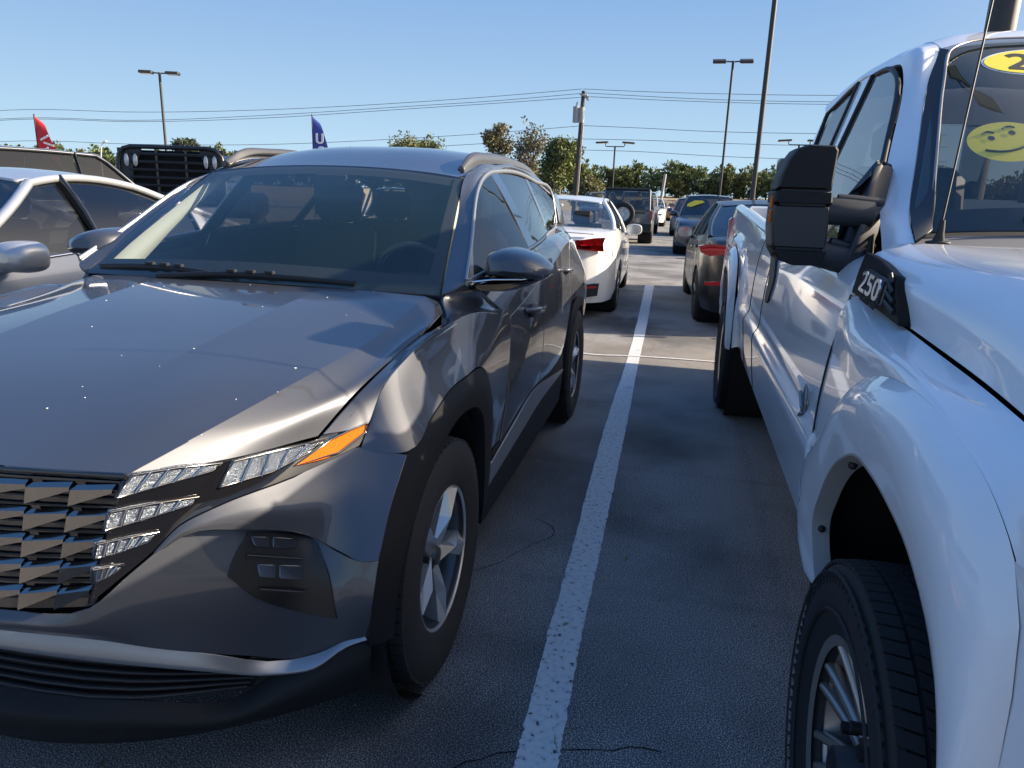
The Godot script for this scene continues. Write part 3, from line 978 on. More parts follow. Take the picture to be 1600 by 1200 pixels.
	part("skid_strip", b, M.satin, o)
	b = Mb.new()
	skin(b, [q("-68 36 57;-44 45 75;-24 50 83;0 51 84;24 50 83;44 45 75;68 36 57"), q("-62 28 58;-44 33 73;-24 36.5 80;0 37.5 81;24 36.5 80;44 33 73;62 28 58")], 4, 3, Vector3(0, 0.6, -1.4), 0.0, 0.0)
	var lg := part("lower_grille", b, M.dark, o)
	for k in 5:
		b = Mb.new()
		var t := 0.1 + 0.2 * k
		sweep(b, crv([q("-66 35.5 59")[0].lerp(q("-61 28.5 59.5")[0], t), q("-44 45 76.5")[0].lerp(q("-44 33 74.5")[0], t), q("0 51 85.5")[0].lerp(q("0 37.5 82.5")[0], t), q("44 45 76.5")[0].lerp(q("44 33 74.5")[0], t), q("66 35.5 59")[0].lerp(q("61 28.5 59.5")[0], t)], 5), 0.014, 0.008)
		part("grille_slat", b, M.trim, lg)
	b = Mb.new()
	skin(b, [q("-88 38 47.5;-70 33 55;-60 27.5 62;-44 33 74.5;-24 36.8 82;0 37.8 83;24 36.8 82;44 33 74.5;60 27.5 62;70 33 55;88 38 47.5"), q("-88 33 48;-71 27 59;-61 24.5 66;-44 29 77.5;-24 33 85.5;0 34 86.5;24 33 85.5;44 29 77.5;61 24.5 66;71 27 59;88 33 48"), q("-87 24 46;-71 21 56;-60 19.5 62;-44 21 73;-24 22 80;0 22.5 81;24 22 80;44 21 73;60 19.5 62;71 21 56;87 24 46")], 4, 3, Vector3(0, 0.6, -1.4), 0.0, 0.02)
	part("lower_lip", b, M.cladding, o)
	# cowl and wipers
	b = Mb.new()
	skin(b, [q("-73 106.5 -45;-42 108.6 -41;0 109.3 -36;42 108.6 -41;73 106.5 -45"), q("-73 107.6 -53;-43 108.4 -50;0 109 -48;43 108.4 -50;73 107.6 -53")], 5, 2, Vector3(0, 0.6, -1.4), 0.0, 0.0)
	part("cowl", b, M.trim, o)
	for w in [q("-34 111 -40;-10 112.8 -43;15 113 -44;42 112 -46"), q("-68 112 -51;-47 113.3 -48;-25 113.2 -46;-12 112.5 -43")]:
		b = Mb.new()
		sweep(b, crv(w, 5), 0.016, 0.022)
		for k in 3:
			b.box((w[1] as Vector3).lerp(w[2], 0.2 + 0.3 * k) + Vector3(0, 0.014, 0.0), Vector3(0.035, 0.014, 0.02), Basis.IDENTITY, 0.003)
		part("wiper", b, M.black, o)
	# door mirrors
	for s in 2:
		b = Mb.new()
		var ol := crv(q("83 114.9 -76;83.5 123 -78;87.7 125.1 -78;98.6 124.4 -78;105.4 120.9 -78;107.7 118.2 -78;107 115.6 -77;95.7 114.6 -76;83 114.9 -76"), 4)
		ol.pop_back()
		if s == 1: ol = mir([ol], 0.05)[0]
		dome(b, ol, Vector3(0.0, 0.0, 0.17), [[0.96, -0.12], [1.0, 0.0], [1.0, 0.25], [0.95, 0.5], [0.84, 0.75], [0.64, 0.93], [0.35, 1.0]])
		var n := part("door_mirror", b, K_of("grey"), o)
		b = Mb.new()
		ol = crv(q("78 112.5 -68;84 114.4 -74;95.7 114.2 -76;106.7 115.5 -76;101.9 112.8 -74;92.6 109.9 -74;85.7 109.7 -72;79.4 110.7 -66;78 112.5 -68"), 3)
		ol.pop_back()
		if s == 1: ol = mir([ol], 0.05)[0]
		dome(b, ol, Vector3(0, 0, 0.12), [[1.0, -0.5], [1.0, 0.4], [0.85, 0.8], [0.6, 1.0]])
		part("mirror_arm", b, M.gloss, n)
		b = Mb.new()
		var st := q("80.9 113.5 -58;88.4 114.5 -61;98.6 114.9 -63;105.7 116.2 -66")
		sweep(b, st if s == 0 else mir([st], 0.05)[0], 0.008, 0.008)
		part("mirror_strip", b, M.chrome, n)


func K_of(k: String) -> Material:
	return M[k]


func seat(b: Mb, at: Vector3) -> void:
	b.box(at + Vector3(0, 0.1, 0.05), Vector3(0.5, 0.16, 0.5), Basis.IDENTITY, 0.04)
	b.box(at + Vector3(0, 0.46, -0.24), Vector3(0.48, 0.62, 0.14), Basis(Vector3.RIGHT, -0.25), 0.05)
	b.box(at + Vector3(0, 0.86, -0.35), Vector3(0.27, 0.18, 0.1), Basis(Vector3.RIGHT, -0.2), 0.04)
	b.tube([at + Vector3(-0.06, 0.7, -0.3), at + Vector3(-0.06, 0.84, -0.34)], 0.008)
	b.tube([at + Vector3(0.06, 0.7, -0.3), at + Vector3(0.06, 0.84, -0.34)], 0.008)


func cabin_of_crossover(o: Node3D) -> void:
	var b := Mb.new()
	skin(b, [q("-72 105 -52;0 107 -44;72 104 -58"), q("-74 108 -85;0 109 -80;74 108 -85"), q("-76 104 -112;0 105 -112;76 104 -112"), q("-76 80 -115;0 80 -115;76 80 -115")], 5, 4, Vector3(0, 0.7, -1.0), 0.0, 0.0)
	part("dashboard", b, M.cabin, o)
	b = Mb.new()
	var ring := []
	for k in 33:
		var a := TAU * k / 32
		ring.append(Vector3(0.37, 1.05, -1.22) + Basis(Vector3.RIGHT, 0.45) * Vector3(cos(a) * 0.185, sin(a) * 0.185, 0))
	b.tube(ring, 0.014, 8, false)
	b.box(Vector3(0.37, 1.04, -1.21), Vector3(0.17, 0.1, 0.05), Basis(Vector3.RIGHT, 0.45), 0.015)
	b.box(Vector3(0.37, 1.05, -1.215), Vector3(0.35, 0.04, 0.02), Basis(Vector3.RIGHT, 0.45), 0.005)
	part("steering_wheel", b, M.trim, o)
	for s in [-0.38, 0.38]:
		b = Mb.new()
		seat(b, Vector3(s, 0.5, -1.62))
		part("front_seat", b, M.cabin, o)
	b = Mb.new()
	for s in [-0.42, 0.0, 0.42]: seat(b, Vector3(s, 0.5, -2.5))
	part("rear_bench", b, M.cabin, o)
	b = Mb.new()
	skin(b, [q("-56 150 -128;0 152.5 -124;56 150 -128"), q("-57 156.5 -165;0 163 -165;57 156.5 -165"), q("-57 157 -270;0 163.5 -270;57 157 -270"), q("-52 150 -335;0 155 -337;52 150 -335")], 4, 4, Vector3(0, 2.5, -2), 0.0, 0.0)
	part("headliner", b, M.cabin, o)
	both("pillar_trim", [q("71.5 109 -51;68.3 120 -68;63.6 136 -94;59 149.5 -116"), q("70 107 -60;66.5 119 -77;62 136 -103;57.5 149 -124"), q("77 107 -78;72 120 -92;65.5 138 -115;60.5 150 -133")], M.beige, o, 3, 3, 0.0, Vector3(0, 1.2, -4.0), 0.0, 0.0)
	b = Mb.new()
	b.box(Vector3(0.0, 1.425, -1.2), Vector3(0.24, 0.07, 0.03), Basis(Vector3.RIGHT, -0.15), 0.012)
	b.box(Vector3(0.0, 1.49, -1.17), Vector3(0.16, 0.06, 0.09), Basis(Vector3.RIGHT, 0.5), 0.01)
	part("interior_mirror", b, M.cabin, o)
	b = Mb.new()
	skin(b, [[Vector3(0.49, 1.115, -0.56), Vector3(0.60, 1.112, -0.60)], [Vector3(0.485, 1.135, -0.585), Vector3(0.595, 1.132, -0.625)]], 1, 1, Vector3(0, 0.6, -1.4), 0.0, 0.0)
	part("windscreen_label", b, mat(Color(0.6, 0.8, 0.7), 0.6), o)
	# inner door faces and rear bulkhead close the cabin
	both("door_lining", [q("84 112 -80;84 115 -140;78 118 -235"), q("84 90 -75;86 90 -140;84 90 -240"), q("84 50 -75;86 50 -140;84 50 -240")], M.cabin, o, 3, 2, 0.0, Vector3(0, 0.8, -1.4), 0.0, 0.0)
	b = Mb.new()
	b.box(Vector3(0, 0.8, -2.85), Vector3(1.4, 0.9, 0.05))
	part("rear_bulkhead", b, M.cabin, o)



func words(s: String, height: float, depth: float, font := "Droid Sans", weight := 700) -> TextMesh:
	var t := TextMesh.new()
	var f := SystemFont.new()
	f.font_names = PackedStringArray([font])
	f.font_weight = weight
	t.font = f
	t.text = s
	t.font_size = 32
	t.pixel_size = height / 24.0
	t.depth = depth
	return t


func shifted(rows: Array, d: Vector3) -> Array:
	return rows.map(func(r): return r.map(func(p): return p + d))


func white_pickup() -> void:
	var P := Vector3(2.9, 0, 0.63)
	var o := thing("white_pickup", "white long-bed pickup with large black towing mirrors and a yellow smiling face on its windscreen", "pickup truck", P)
	org = P
	var W: Material = M.white
	var ref := Vector3(2.9, 0.8, -2.0)
	var b := Mb.new()
	# bonnet with its side walls
	var half := [q("196 114.5 128;198 117.3 90;199.5 118 70;200.3 118.6 50;199.5 120 31;198.5 121.5 12;197.5 123 -4"), q("199 121 130;201 124 90;202 125.5 70;202.3 126.5 50;199.8 128 28;198.8 130 12;198.3 132.2 -4"), q("208 127 133;209 130 90;209.5 131.5 70;210 132.5 50;209 133.5 28;208 134.3 12;206.5 135.3 -3"), q("225 130 137;225 133 90;225 134.5 70;225 135.3 50;224 135.8 28;222 135.9 14;219 135.8 1"), q("262 131.5 139;262 134.5 90;262 136 70;262 136.4 50;262 136.5 28;262 136.2 15;262 135.8 5"), q("290 132 140;290 135 90;290 136.5 70;290 136.8 50;290 136.8 28;290 136.5 16;290 136 8")]
	var rows := half.duplicate()
	for i in range(4, -1, -1): rows.append(mir([half[i]], 2.9)[0])
	skin(b, rows, 5, 5, ref)
	part("bonnet", b, W, o)
	# front wings: ledge and the panel behind the flare
	for s in 2:
		b = Mb.new()
		for rw in [[q("195.8 114 128;197 116 108;197.8 117.1 90;199.3 117.6 70;200 118.2 50;199.2 119.8 31;198.2 121.2 12;197 122.8 -4.5"), q("192.6 111.5 128;192.9 113.7 108;193.3 115.3 92;193.8 117 72;194 118 52;194.4 118.8 28;194.7 119.8 9;195 121 -5.5"), q("191.2 84 122;190.4 107.2 107.3;190.4 112 98.2;190.6 114.1 88.2;190.6 115.7 66;190.5 114 49.9;190.4 108.6 33.5;192.8 108 -5")], [q("192.8 108 -5;192.3 101 -6;191.8 93 -6;191.3 82 -4;191.2 68 -5"), q("190.4 108.6 33.5;190.4 97.7 20.2;190.4 92.8 14.9;190.5 71.8 -3.6;190.7 62.6 10.9")], [q("190.4 107.2 107.3;190.6 78 114;190.6 52 117"), q("191.8 108 127;191.6 82 136;191.3 52 139")]]:
			skin(b, rw if s == 0 else mir(rw, 2.9), 4, 3, ref)
		part("front_wing", b, W, o)
	# flares front and rear
	var ridge := q("191 55 9;190.7 62.6 10.9;190.5 71.8 -3.6;190.4 92.8 14.9;190.4 97.7 20.2;190.4 108.6 33.5;190.5 114 49.9;190.6 115.7 66;190.6 114.1 88.2;190.4 112 98.2;190.4 107.2 107.3;190.6 78 114;190.6 52 117")
	var bulge := q("189.6 56 13;188.3 66 6;187.2 78 11;186.4 92 25;186.1 100.5 35;186 106 45;186 109 57.5;186 109.3 72;186 107 89;186 100.5 100;186.1 88.5 108;186.3 71 114;187.8 53 117")
	var edge := q("191 56 25;190 63 21.5;189 70.5 20;188 81.5 27.5;187 90.5 37.5;186.2 97 48.5;186 100.5 57;186 101.2 68;186 100.5 79;186 98.5 90;186.5 92 101;187.5 76 110;189 56 113")
	var lug := []
	for i in ridge.size(): lug.append(Vector3(lerpf(ridge[i].x, bulge[i].x, 0.5), lerpf(ridge[i].y, bulge[i].y, 0.3), lerpf(ridge[i].z, bulge[i].z, 0.3)))
	for rear in 2:
		var d := Vector3(0, 0, -4.04) if rear else Vector3.ZERO
		both("wheel_flare", shifted([ridge, lug, bulge, edge], d), W, o, 4, 4, 2.9, ref + d, 0.0, 0.0)
		var lipin := []
		for p in edge: lipin.append(p + Vector3(0.036, -0.002, 0) + (Vector3(p.x, 0.5, 0.66) - p).normalized() * 0.008)
		var lip := both("flare_lip", shifted([edge, lipin], d), M.lip, o, 4, 2, 2.9, Vector3(1.9, 3.0, 0.66), 0.0, 0.01)
		b = Mb.new()
		for k in [2, 5, 8]:
			var c: Vector3 = edge[k].lerp(lipin[k], 0.55) + (Vector3(edge[k].x, 0.5, 0.66) - edge[k]).normalized() * 0.004 + d
			b.ball(c, Vector3(0.009, 0.009, 0.009), 8, 6)
		part("lip_bolt", b, M.black, lip)
	# cab side, lower: one section swept back, cut into doors
	var sec := [[196, 0.0], [194.3, -7.5], [193, -18], [192.3, -30], [192, -36.5], [189.9, -41], [190.3, -49], [192.7, -67]]
	var front_gap := [-8, -5, -6, -7, -5, -4, -3.5, -6]
	for k in [["front_door", -8, -158], ["rear_door", -158.8, -208], ["cab_corner", -208.8, -231]]:
		var rw := []
		for i in sec.size():
			var r := []
			for j in 4:
				var z: float = lerpf(k[1] if k[0] != "front_door" else front_gap[i], k[2], j / 3.0)
				r.append(Vector3(sec[i][0] + (0.0 if i > 3 else -0.2 * exp(-0.05 * absf(z))), 125.0 + sec[i][1] - (z + 80.0) * 0.008, z) / 100.0)
			rw.append(r)
		for s in 2:
			b = Mb.new()
			skin(b, rw if s == 0 else mir(rw, 2.9), 3, 4, ref)
			part(k[0], b, W, o)
	for s in 2:
		for line in [q("196.2 124.2 -7;194.2 116 -5.3;192.7 108 -5.5;192.1 101 -6.3;191.6 93 -6.3;191 82 -4.3;190.9 70 -5.5"), q("196 125.6 -158.4;194.3 118 -158.4;193 107.6 -158.4;192.3 95.6 -158.4;192 89 -158.4;189.9 84.6 -158.4;190.3 76.6 -158.4;192.7 58.6 -158.4"), q("196 126 -208.4;194.3 118.5 -208.4;193 108 -208.4;192.3 96 -208.4;192 89.5 -208.4;189.9 85 -208.4;190.3 77 -208.4;192.7 59 -208.4")]:
			b = Mb.new()
			var l := crv(line, 3)
			b.tube(l if s == 0 else mir([l], 2.9)[0], 0.0028, 5)
			part("door_seam", b, M.black, o)
	both("door_shoulder", [q("195.4 124.2 -8;196 124.9 -55;196 125.3 -100;196 125.8 -158;196 126.4 -230"), q("198.3 128 -11;198.8 128.5 -55;199.2 128.9 -105;199.3 129.3 -158;199 130 -226"), q("203.3 131.5 -17;203.6 131.2 -60;204 131.3 -105;204.2 131.6 -158;203.5 132.3 -222")], W, o, 4, 3, 2.9, ref)
	both("cowl_side", [q("195.2 122.8 -6.5;198.6 128.3 -11;203.6 132.7 -16.5"), q("196.4 122.8 -4;198.9 132 -3;206.8 135.6 -5")], W, o, 3, 3, 2.9, ref, 0.0, 0.01)
	# bed
	for s in 2:
		b = Mb.new()
		for rw in [
			[q("198 129 -233;198 130 -255;198 131.5 -282"), q("195.5 122 -233;195.5 122.5 -255;195.5 123 -282"), q("193.3 107 -233;193 107 -255;192.5 105 -282"), q("192 89 -233;192 89 -255;191.5 89 -283"), q("190 84.5 -233;190.3 84.5 -255;190.8 80 -283"), q("193 60 -233;193 60 -255;191.2 54 -282")],
			[q("198 131.5 -282;198 134 -330;198 136 -370;198 138 -410"), q("195.5 123 -282;195.3 124.5 -330;195.3 125 -370;195.3 125 -410"), q("192.5 105 -282;191 116.5 -318;190.5 116.8 -352;192.3 108 -410"), q("192 88 -288;192.4 114.6 -334;192.2 114.6 -350;192 92 -391")],
			[q("198 138 -410;198 139.5 -445;198 140.5 -478"), q("195.3 125 -410;195.3 125 -445;195.3 125.5 -478"), q("192.3 108 -410;192.8 108 -445;193.3 108 -478"), q("190.6 90 -402;192 90 -445;192.5 90 -478"), q("190.2 72 -407;192.5 68 -445;193.5 68 -478")]]:
			skin(b, rw if s == 0 else mir(rw, 2.9), 4, 4, ref)
		part("bed_side", b, W, o)
		b = Mb.new()
		var rail := [q("198.2 129.2 -233;198.2 131.8 -282;198.2 136.2 -370;198.2 140.7 -478"), q("199.5 131.6 -233;199.5 134 -282;199.5 138.5 -370;199.5 143 -478"), q("205 132 -233;205 134.4 -282;205 139 -370;205 143.5 -478"), q("207 128 -233;207 130 -282;207 134 -370;207 138 -478")]
		skin(b, rail if s == 0 else mir(rail, 2.9), 3, 3, ref)
		part("bed_rail", b, W, o)
	b = Mb.new()
	b.box(Vector3(2.9, 0.95, -3.55), Vector3(1.7, 0.06, 2.4))
	for s in [-1, 1]: b.box(Vector3(2.9 + 0.82 * s, 1.15, -3.55), Vector3(0.03, 0.38, 2.4))
	b.box(Vector3(2.9, 1.13, -2.36), Vector3(1.68, 0.4, 0.03))
	part("bed_lining", b, M.liner, o)
	b = Mb.new()
	b.box(Vector3(2.9, 1.13, -4.77), Vector3(1.6, 0.6, 0.07), Basis.IDENTITY, 0.015)
	part("tailgate", b, W, o)
	b = Mb.new()
	b.box(Vector3(2.9, 0.66, -4.84), Vector3(1.9, 0.2, 0.16), Basis.IDENTITY, 0.03)
	part("rear_bumper", b, M.chrome, o)
	for s in [-1, 1]:
		b = Mb.new()
		b.box(Vector3(2.9 + 0.9 * s, 1.12, -4.74), Vector3(0.13, 0.42, 0.12), Basis.IDENTITY, 0.02)
		part("tail_lamp", b, M.red, o)
	# cab upper
	both("cab_frame", [q("209 135.5 -9;212.3 143 -30;217 158.5 -49;225 184 -78;229.7 194.3 -89.5;231 199.5 -105;232 202 -140;232 203 -190;230 200 -228"), q("206 135 -12;209.3 144 -36;214.6 159.5 -54;221.8 183 -77;223 192.5 -85;225 197.6 -108;226 200.2 -140;225.5 201 -190;222 196 -229"), q("203.5 132.6 -16;207.5 146.5 -42;211.5 159 -57;219.5 184 -86;221 190.5 -97;222.5 194 -115;223.5 196 -140;222.5 197 -190;217.5 188 -214")], W, o, 4, 4, 2.9, ref)
	both("centre_pillar", [q("204.3 132.2 -156;204.4 132.4 -172"), q("214 165 -152;214 165.5 -171"), q("223.2 196.4 -148;223 196.8 -170")], W, o, 2, 4, 2.9, ref)
	both("rear_pillar", [q("203.6 132.6 -208;203.5 132.6 -229"), q("211 160 -209;211 160 -230"), q("217.8 188 -213;222 196 -230")], W, o, 2, 4, 2.9, ref)
	b = Mb.new()
	half = [q("230.3 195 -90;231.3 200 -106;232.3 202.4 -140;232.3 203.4 -190;230.3 200.4 -229"), q("240 198.4 -98;240 203.2 -112;240 205.4 -140;240 206.3 -190;240 204 -229"), q("260 200.6 -104;260 205.2 -116;260 207.6 -140;260 208.5 -190;260 206.5 -229"), q("290 201.8 -108;290 206.2 -120;290 208.6 -140;290 209.5 -190;290 207.5 -229")]
	rows = half.duplicate()
	for i in range(2, -1, -1): rows.append(mir([half[i]], 2.9)[0])
	skin(b, rows, 4, 5, ref)
	part("roof", b, W, o)
	# back wall round the rear window
	b = Mb.new()
	for f in [[q("204 132 -229;376 132 -229;376 150 -230;204 150 -230")], [q("222 186 -231;358 186 -231;352 201 -231;290 207.5 -231;228 201 -231")], [q("204 150 -230;240 150 -230;245 186 -231;222 186 -231")], [q("376 150 -230;340 150 -230;335 186 -231;358 186 -231")], [q("204 60 -229;376 60 -229;376 132 -229;204 132 -229")]]:
		b.face(f[0], Vector3(0, 0, -1))
	part("cab_back", b, W, o)
	b = Mb.new()
	skin(b, [q("240 150 -231;290 150 -232;340 150 -231"), q("245 186 -231.5;290 187 -232;335 186 -231.5")], 3, 2, ref, 0.0, 0.0)
	part("back_window", b, M.smoked, o)
	b = Mb.new()
	for x in [2.62, 3.18]: b.box(Vector3(x, 1.7, -2.3), Vector3(0.025, 0.42, 0.02))
	part("window_bar", b, M.black, o)
	# windscreen
	half = [q("211 137.5 -22;228 139 -15;255 140 -10;290 140.5 -8"), q("220.5 166 -55.5;234 168.5 -53.5;257.5 170.5 -54;290 171.5 -54.5"), q("230 194.6 -90.5;240 198 -97;260 200.2 -103;290 201.4 -107")]
	rows = []
	for r in half:
		var m: Array = mir([r], 2.9)[0]
		m.reverse()
		m.pop_front()
		rows.append(r + m)
	b = Mb.new()
	skin(b, rows, 5, 5, ref, 0.002, 0.0)
	part("windscreen", b, M.screen, o)
	for s in 2:
		b = Mb.new()
		var fr := [q("209.3 135.8 -10;212.8 143 -31;217.6 158.5 -50;225.5 184 -79;230 194.3 -90"), q("215 138.5 -18;217.5 145 -29;221.8 160 -48;228.5 184 -77;232.3 193.5 -88")]
		fr = shifted(fr, Vector3(-0.003, 0.004, 0.012))
		skin(b, fr if s == 0 else mir(fr, 2.9), 4, 2, ref, 0.0, 0.01)
		var n := part("windscreen_edge", b, M.trim, o)
		b = Mb.new()
		var line := crv(q("217 143 -28.5;221.3 158.5 -47;228 183 -75;231.5 192.5 -86;240 196.8 -94.5;260 199 -101;290 200 -104.5"), 4)
		for i in line.size(): line[i] += Vector3(0, 0.008, 0.012)
		sweep(b, line if s == 0 else mir([line], 2.9)[0], 0.008, 0.006)
		part("screen_moulding", b, M.bronze, n)
	b = Mb.new()
	skin(b, [q("206.5 134.6 -2;219 135.2 2;250 135.2 6;290 135.4 9;330 135.2 6;361 135.2 2;373.5 134.6 -2"), q("210.5 136.8 -24;228 138 -17;255 138.8 -12;290 139.3 -10;325 138.8 -12;352 138 -17;369.5 136.8 -24")], 4, 3, ref, 0.0, 0.0)
	part("cowl", b, M.cowl, o)
	b = Mb.new()
	skin(b, [q("211.5 137.3 -22.4;228 138.8 -15.4;255 139.7 -10.5;290 140.2 -8.5;325 139.7 -10.5;352 138.8 -15.4;368.5 137.3 -22.4"), q("213.8 143 -29;229.2 144.5 -23;255.6 145.5 -18.5;290 146 -17;324.4 145.5 -18.5;350.8 144.5 -23;366.2 143 -29")], 4, 1, ref, 0.0, 0.0)
	part("screen_border", b, M.dark, o)
	for w in [q("235 143 -17;262 146.5 -17;300 147.5 -16.5"), q("270 143 -11;310 146 -14.5;345 145.5 -18")]:
		b = Mb.new()
		sweep(b, crv(w, 5), 0.014, 0.022)
		part("wiper", b, M.black, o)
	# side glass with black seals
	for g in [["front_window", [q("203.6 132 -26;203.9 132.1 -52;204 132 -82;204.2 132 -120;204.3 132.2 -155"), q("206.9 144.6 -43;211.4 158.4 -60;219.2 183.5 -89;222.3 193 -116;223.2 195.6 -147")]], ["rear_window", [q("204.4 132.4 -173;203.9 132.9 -207"), q("223 196.3 -171;218.3 188 -209")]]]:
		both(g[0], g[1], M.sideglass, o, 4, 5, 2.9, ref, 0.0, 0.0)
		var loop := crv(g[1][1], 4)
		var low: Array = g[1][0].duplicate()
		low.reverse()
		loop = loop + low
		loop.append(loop[0])
		for s in 2:
			b = Mb.new()
			var lp := loop.map(func(p): return p + Vector3(-0.004, 0, 0))
			b.tube(lp if s == 0 else mir([lp], 2.9)[0], 0.009, 8)
			part("window_seal", b, M.black, o)
	# door handle: black strap in a pocket
	for s in 2:
		b = Mb.new()
		var h := [q("195.2 120.7 -160.5;195.2 122.5 -150.7;195.2 121.4 -143"), q("194 110.7 -149.2;194 111.6 -140.7;194 112.4 -132.7"), q("193.2 102.3 -147.8;193.2 102.1 -142.6;193.2 103.7 -137")]
		h = shifted(h, Vector3(-0.014, 0, 0))
		skin(b, h if s == 0 else mir(h, 2.9), 4, 4, ref, 0.0, 0.02)
		part("door_handle", b, M.black, o)
	# vent with slats and number plate on the wing
	var vent := [q("197.2 133 -3;197.9 131.6 9;198.1 129.6 21"), q("196.2 128 -3.5;197.2 126.5 10;197.6 125 27"), q("195.7 123.2 -4.5;196.8 122 12;197.5 120.6 30.5")]
	var vn := both("wing_vent", shifted(vent, Vector3(-0.004, 0, 0)), M.cladding, o, 4, 4, 2.9, ref, 0.0, 0.03)
	for k in 4:
		b = Mb.new()
		var t := 0.16 + 0.2 * k
		var a: Vector3 = vent[0][1].lerp(vent[2][1], t) + Vector3(-0.009, 0, 0.105)
		var c: Vector3 = vent[0][2].lerp(vent[2][2], t) + Vector3(-0.009, 0, -0.012)
		sweep(b, [a, c], 0.008, 0.011)
		part("vent_slat", b, M.trim, vn)
	var badge_at: Vector3 = q("196 126.5 13.5")[0]
	var tilt := Basis(Vector3(0.06, -0.09, 1).normalized(), Vector3(0.12, 1, 0.09).normalized(), Vector3(-1, 0.1, 0.07).normalized()).orthonormalized()
	b = Mb.new()
	b.box(badge_at - P, Vector3(0.142, 0.058, 0.012), tilt, 0.004)
	var bd := obj("number_badge", b.done(), M.darkalloy, o)
	b = Mb.new()
	b.box(badge_at - P + tilt.z * 0.0075, Vector3(0.138, 0.05, 0.004), tilt)
	obj("badge_face", b.done(), M.black, bd)
	var dg := obj("badge_digits", words("250", 0.05, 0.005), M.chrome, bd, badge_at - P + tilt.z * 0.011)
	dg.basis = tilt.scaled_local(Vector3(1.25, 1.0, 1.0))
	var sd := obj("badge_lettering", words("SUPER DUTY", 0.014, 0.003), M.trim, bd, badge_at - P + tilt.z * 0.004 - tilt.y * 0.038 - tilt.x * 0.01)
	sd.basis = tilt
	# chrome shield on the door
	b = Mb.new()
	var e0: Vector3 = q("191.2 88.9 -22.5")[0]
	b.ball(e0, Vector3(0.007, 0.06, 0.024), 14, 8)
	b.tube([e0 + Vector3(-0.008, 0.028, -0.028), e0 + Vector3(-0.01, -0.005, 0.028)], 0.005, 8)
	b.tube([e0 + Vector3(-0.008, -0.04, -0.012), e0 + Vector3(-0.01, -0.02, 0.026)], 0.004, 8)
	part("door_emblem", b, M.satin, o)
	towing_mirrors(o)
	# aerial
	b = Mb.new()
	var foot: Vector3 = q("213.1 136.8 -6")[0]
	var tip: Vector3 = q("222 196.5 -26")[0]
	b.tube([foot + Vector3(0, -0.01, 0), foot + Vector3(0.002, 0.012, 0), foot + Vector3(0.004, 0.045, -0.005)], [0.016, 0.009, 0.006], 10)
	var rod := []
	for k in 60:
		rod.append((foot + Vector3(0.003, 0.04, -0.005)).lerp(tip, k / 59.0))
	b.tube(rod, 0.0026, 6)
	b.ball(foot + Vector3(0, -0.008, 0), Vector3(0.03, 0.006, 0.02), 14, 6)
	part("aerial", b, M.black, o)
	# screen stickers: a yellow oval with a number, and a smiling face
	sticker(o, "price_sticker", q("240.7 187.8 -83;251.5 184.1 -78.1;255.6 193.7 -92.7;257.6 189.1 -85.8"), false)
	sticker(o, "smiling_sticker", q("229 160.9 -46.7;236.5 156.3 -38.4;240.7 168.1 -55;238.7 162 -46.4"), true)
	# cabin
	b = Mb.new()
	skin(b, [q("212 134 -24;290 137 -12;368 134 -24"), q("212 136 -60;290 138 -55;368 136 -60"), q("212 100 -75;290 100 -75;368 100 -75")], 4, 3, ref, 0.0, 0.0)
	b.box(Vector3(2.9, 0.9, -1.5), Vector3(1.7, 0.2, 1.5))
	part("dashboard", b, M.cabin, o)
	for x in [2.45, 3.35]:
		b = Mb.new()
		seat(b, Vector3(x, 0.85, -1.35))
		part("front_seat", b, M.cabin, o)
	b = Mb.new()
	skin(b, [q("230.5 196.5 -106;290 199 -118;349.5 196.5 -106"), q("231 199.5 -150;290 205 -150;349 199.5 -150"), q("230 196 -228;290 203 -228;350 196 -228")], 3, 3, Vector3(2.9, 3, -1.6), 0.0, 0.0)
	part("headliner", b, M.cabin, o)
	both("door_lining", [q("208 130 -25;208 131 -100;208 132 -225"), q("208 70 -15;208 70 -100;208 70 -225")], M.cabin, o, 3, 2, 2.9, ref, 0.0, 0.0)
	b = Mb.new()
	for x in [2.3, 3.5]:
		b.box(Vector3(2.9 + (x - 2.9) * 0.6, 0.75, -2.1), Vector3(0.2, 0.25, 5.4))
	b.box(Vector3(2.9, 0.85, 0.5), Vector3(1.1, 0.6, 1.5))
	b.box(Vector3(2.9, 0.88, -1.2), Vector3(1.78, 0.56, 2.2))
	b.box(Vector3(2.9, 0.74, -3.5), Vector3(1.6, 0.5, 2.3))
	b.box(Vector3(2.9, 0.92, -2.32), Vector3(1.82, 0.66, 0.05))
	for s in [-1, 1]:
		for z in [0.63, -3.41]:
			b.lathe([Vector2(0.45 * s, 0.02), Vector2(0.45 * s, 0.53), Vector2(0.97 * s, 0.545)], 30, Vector3(2.9, 0.47, z))
	part("chassis", b, M.dark, o)
	b = Mb.new()
	skin(b, [q("198 112 127;215 125 134;290 130 141;365 125 134;382 112 127"), q("193 90 140;215 90 152;290 90 158;365 90 152;387 90 140"), q("195 50 140;215 45 150;290 45 155;365 45 150;385 50 140")], 4, 4, ref)
	part("front_grille", b, M.satin, o)
	# wheels
	var tm := tyre_mesh(0.4, 0.27, 0.238, 88, [[0.68, 0.95, 0.01], [0.34, 0.62, 0.02], [0.04, 0.3, -0.02], [-0.3, -0.04, 0.02], [-0.62, -0.34, -0.02], [-0.95, -0.68, 0.01]], 0.008, 84)
	b = Mb.new()
	b.lathe([Vector2(0.118, 0.226), Vector2(0.124, 0.246), Vector2(0.112, 0.25), Vector2(0.1, 0.232), Vector2(0.04, 0.215), Vector2(-0.12, 0.2)], 60)
	b.lathe([Vector2(0.06, 0.0), Vector2(0.06, 0.075), Vector2(0.05, 0.1), Vector2(0.02, 0.105)], 32)
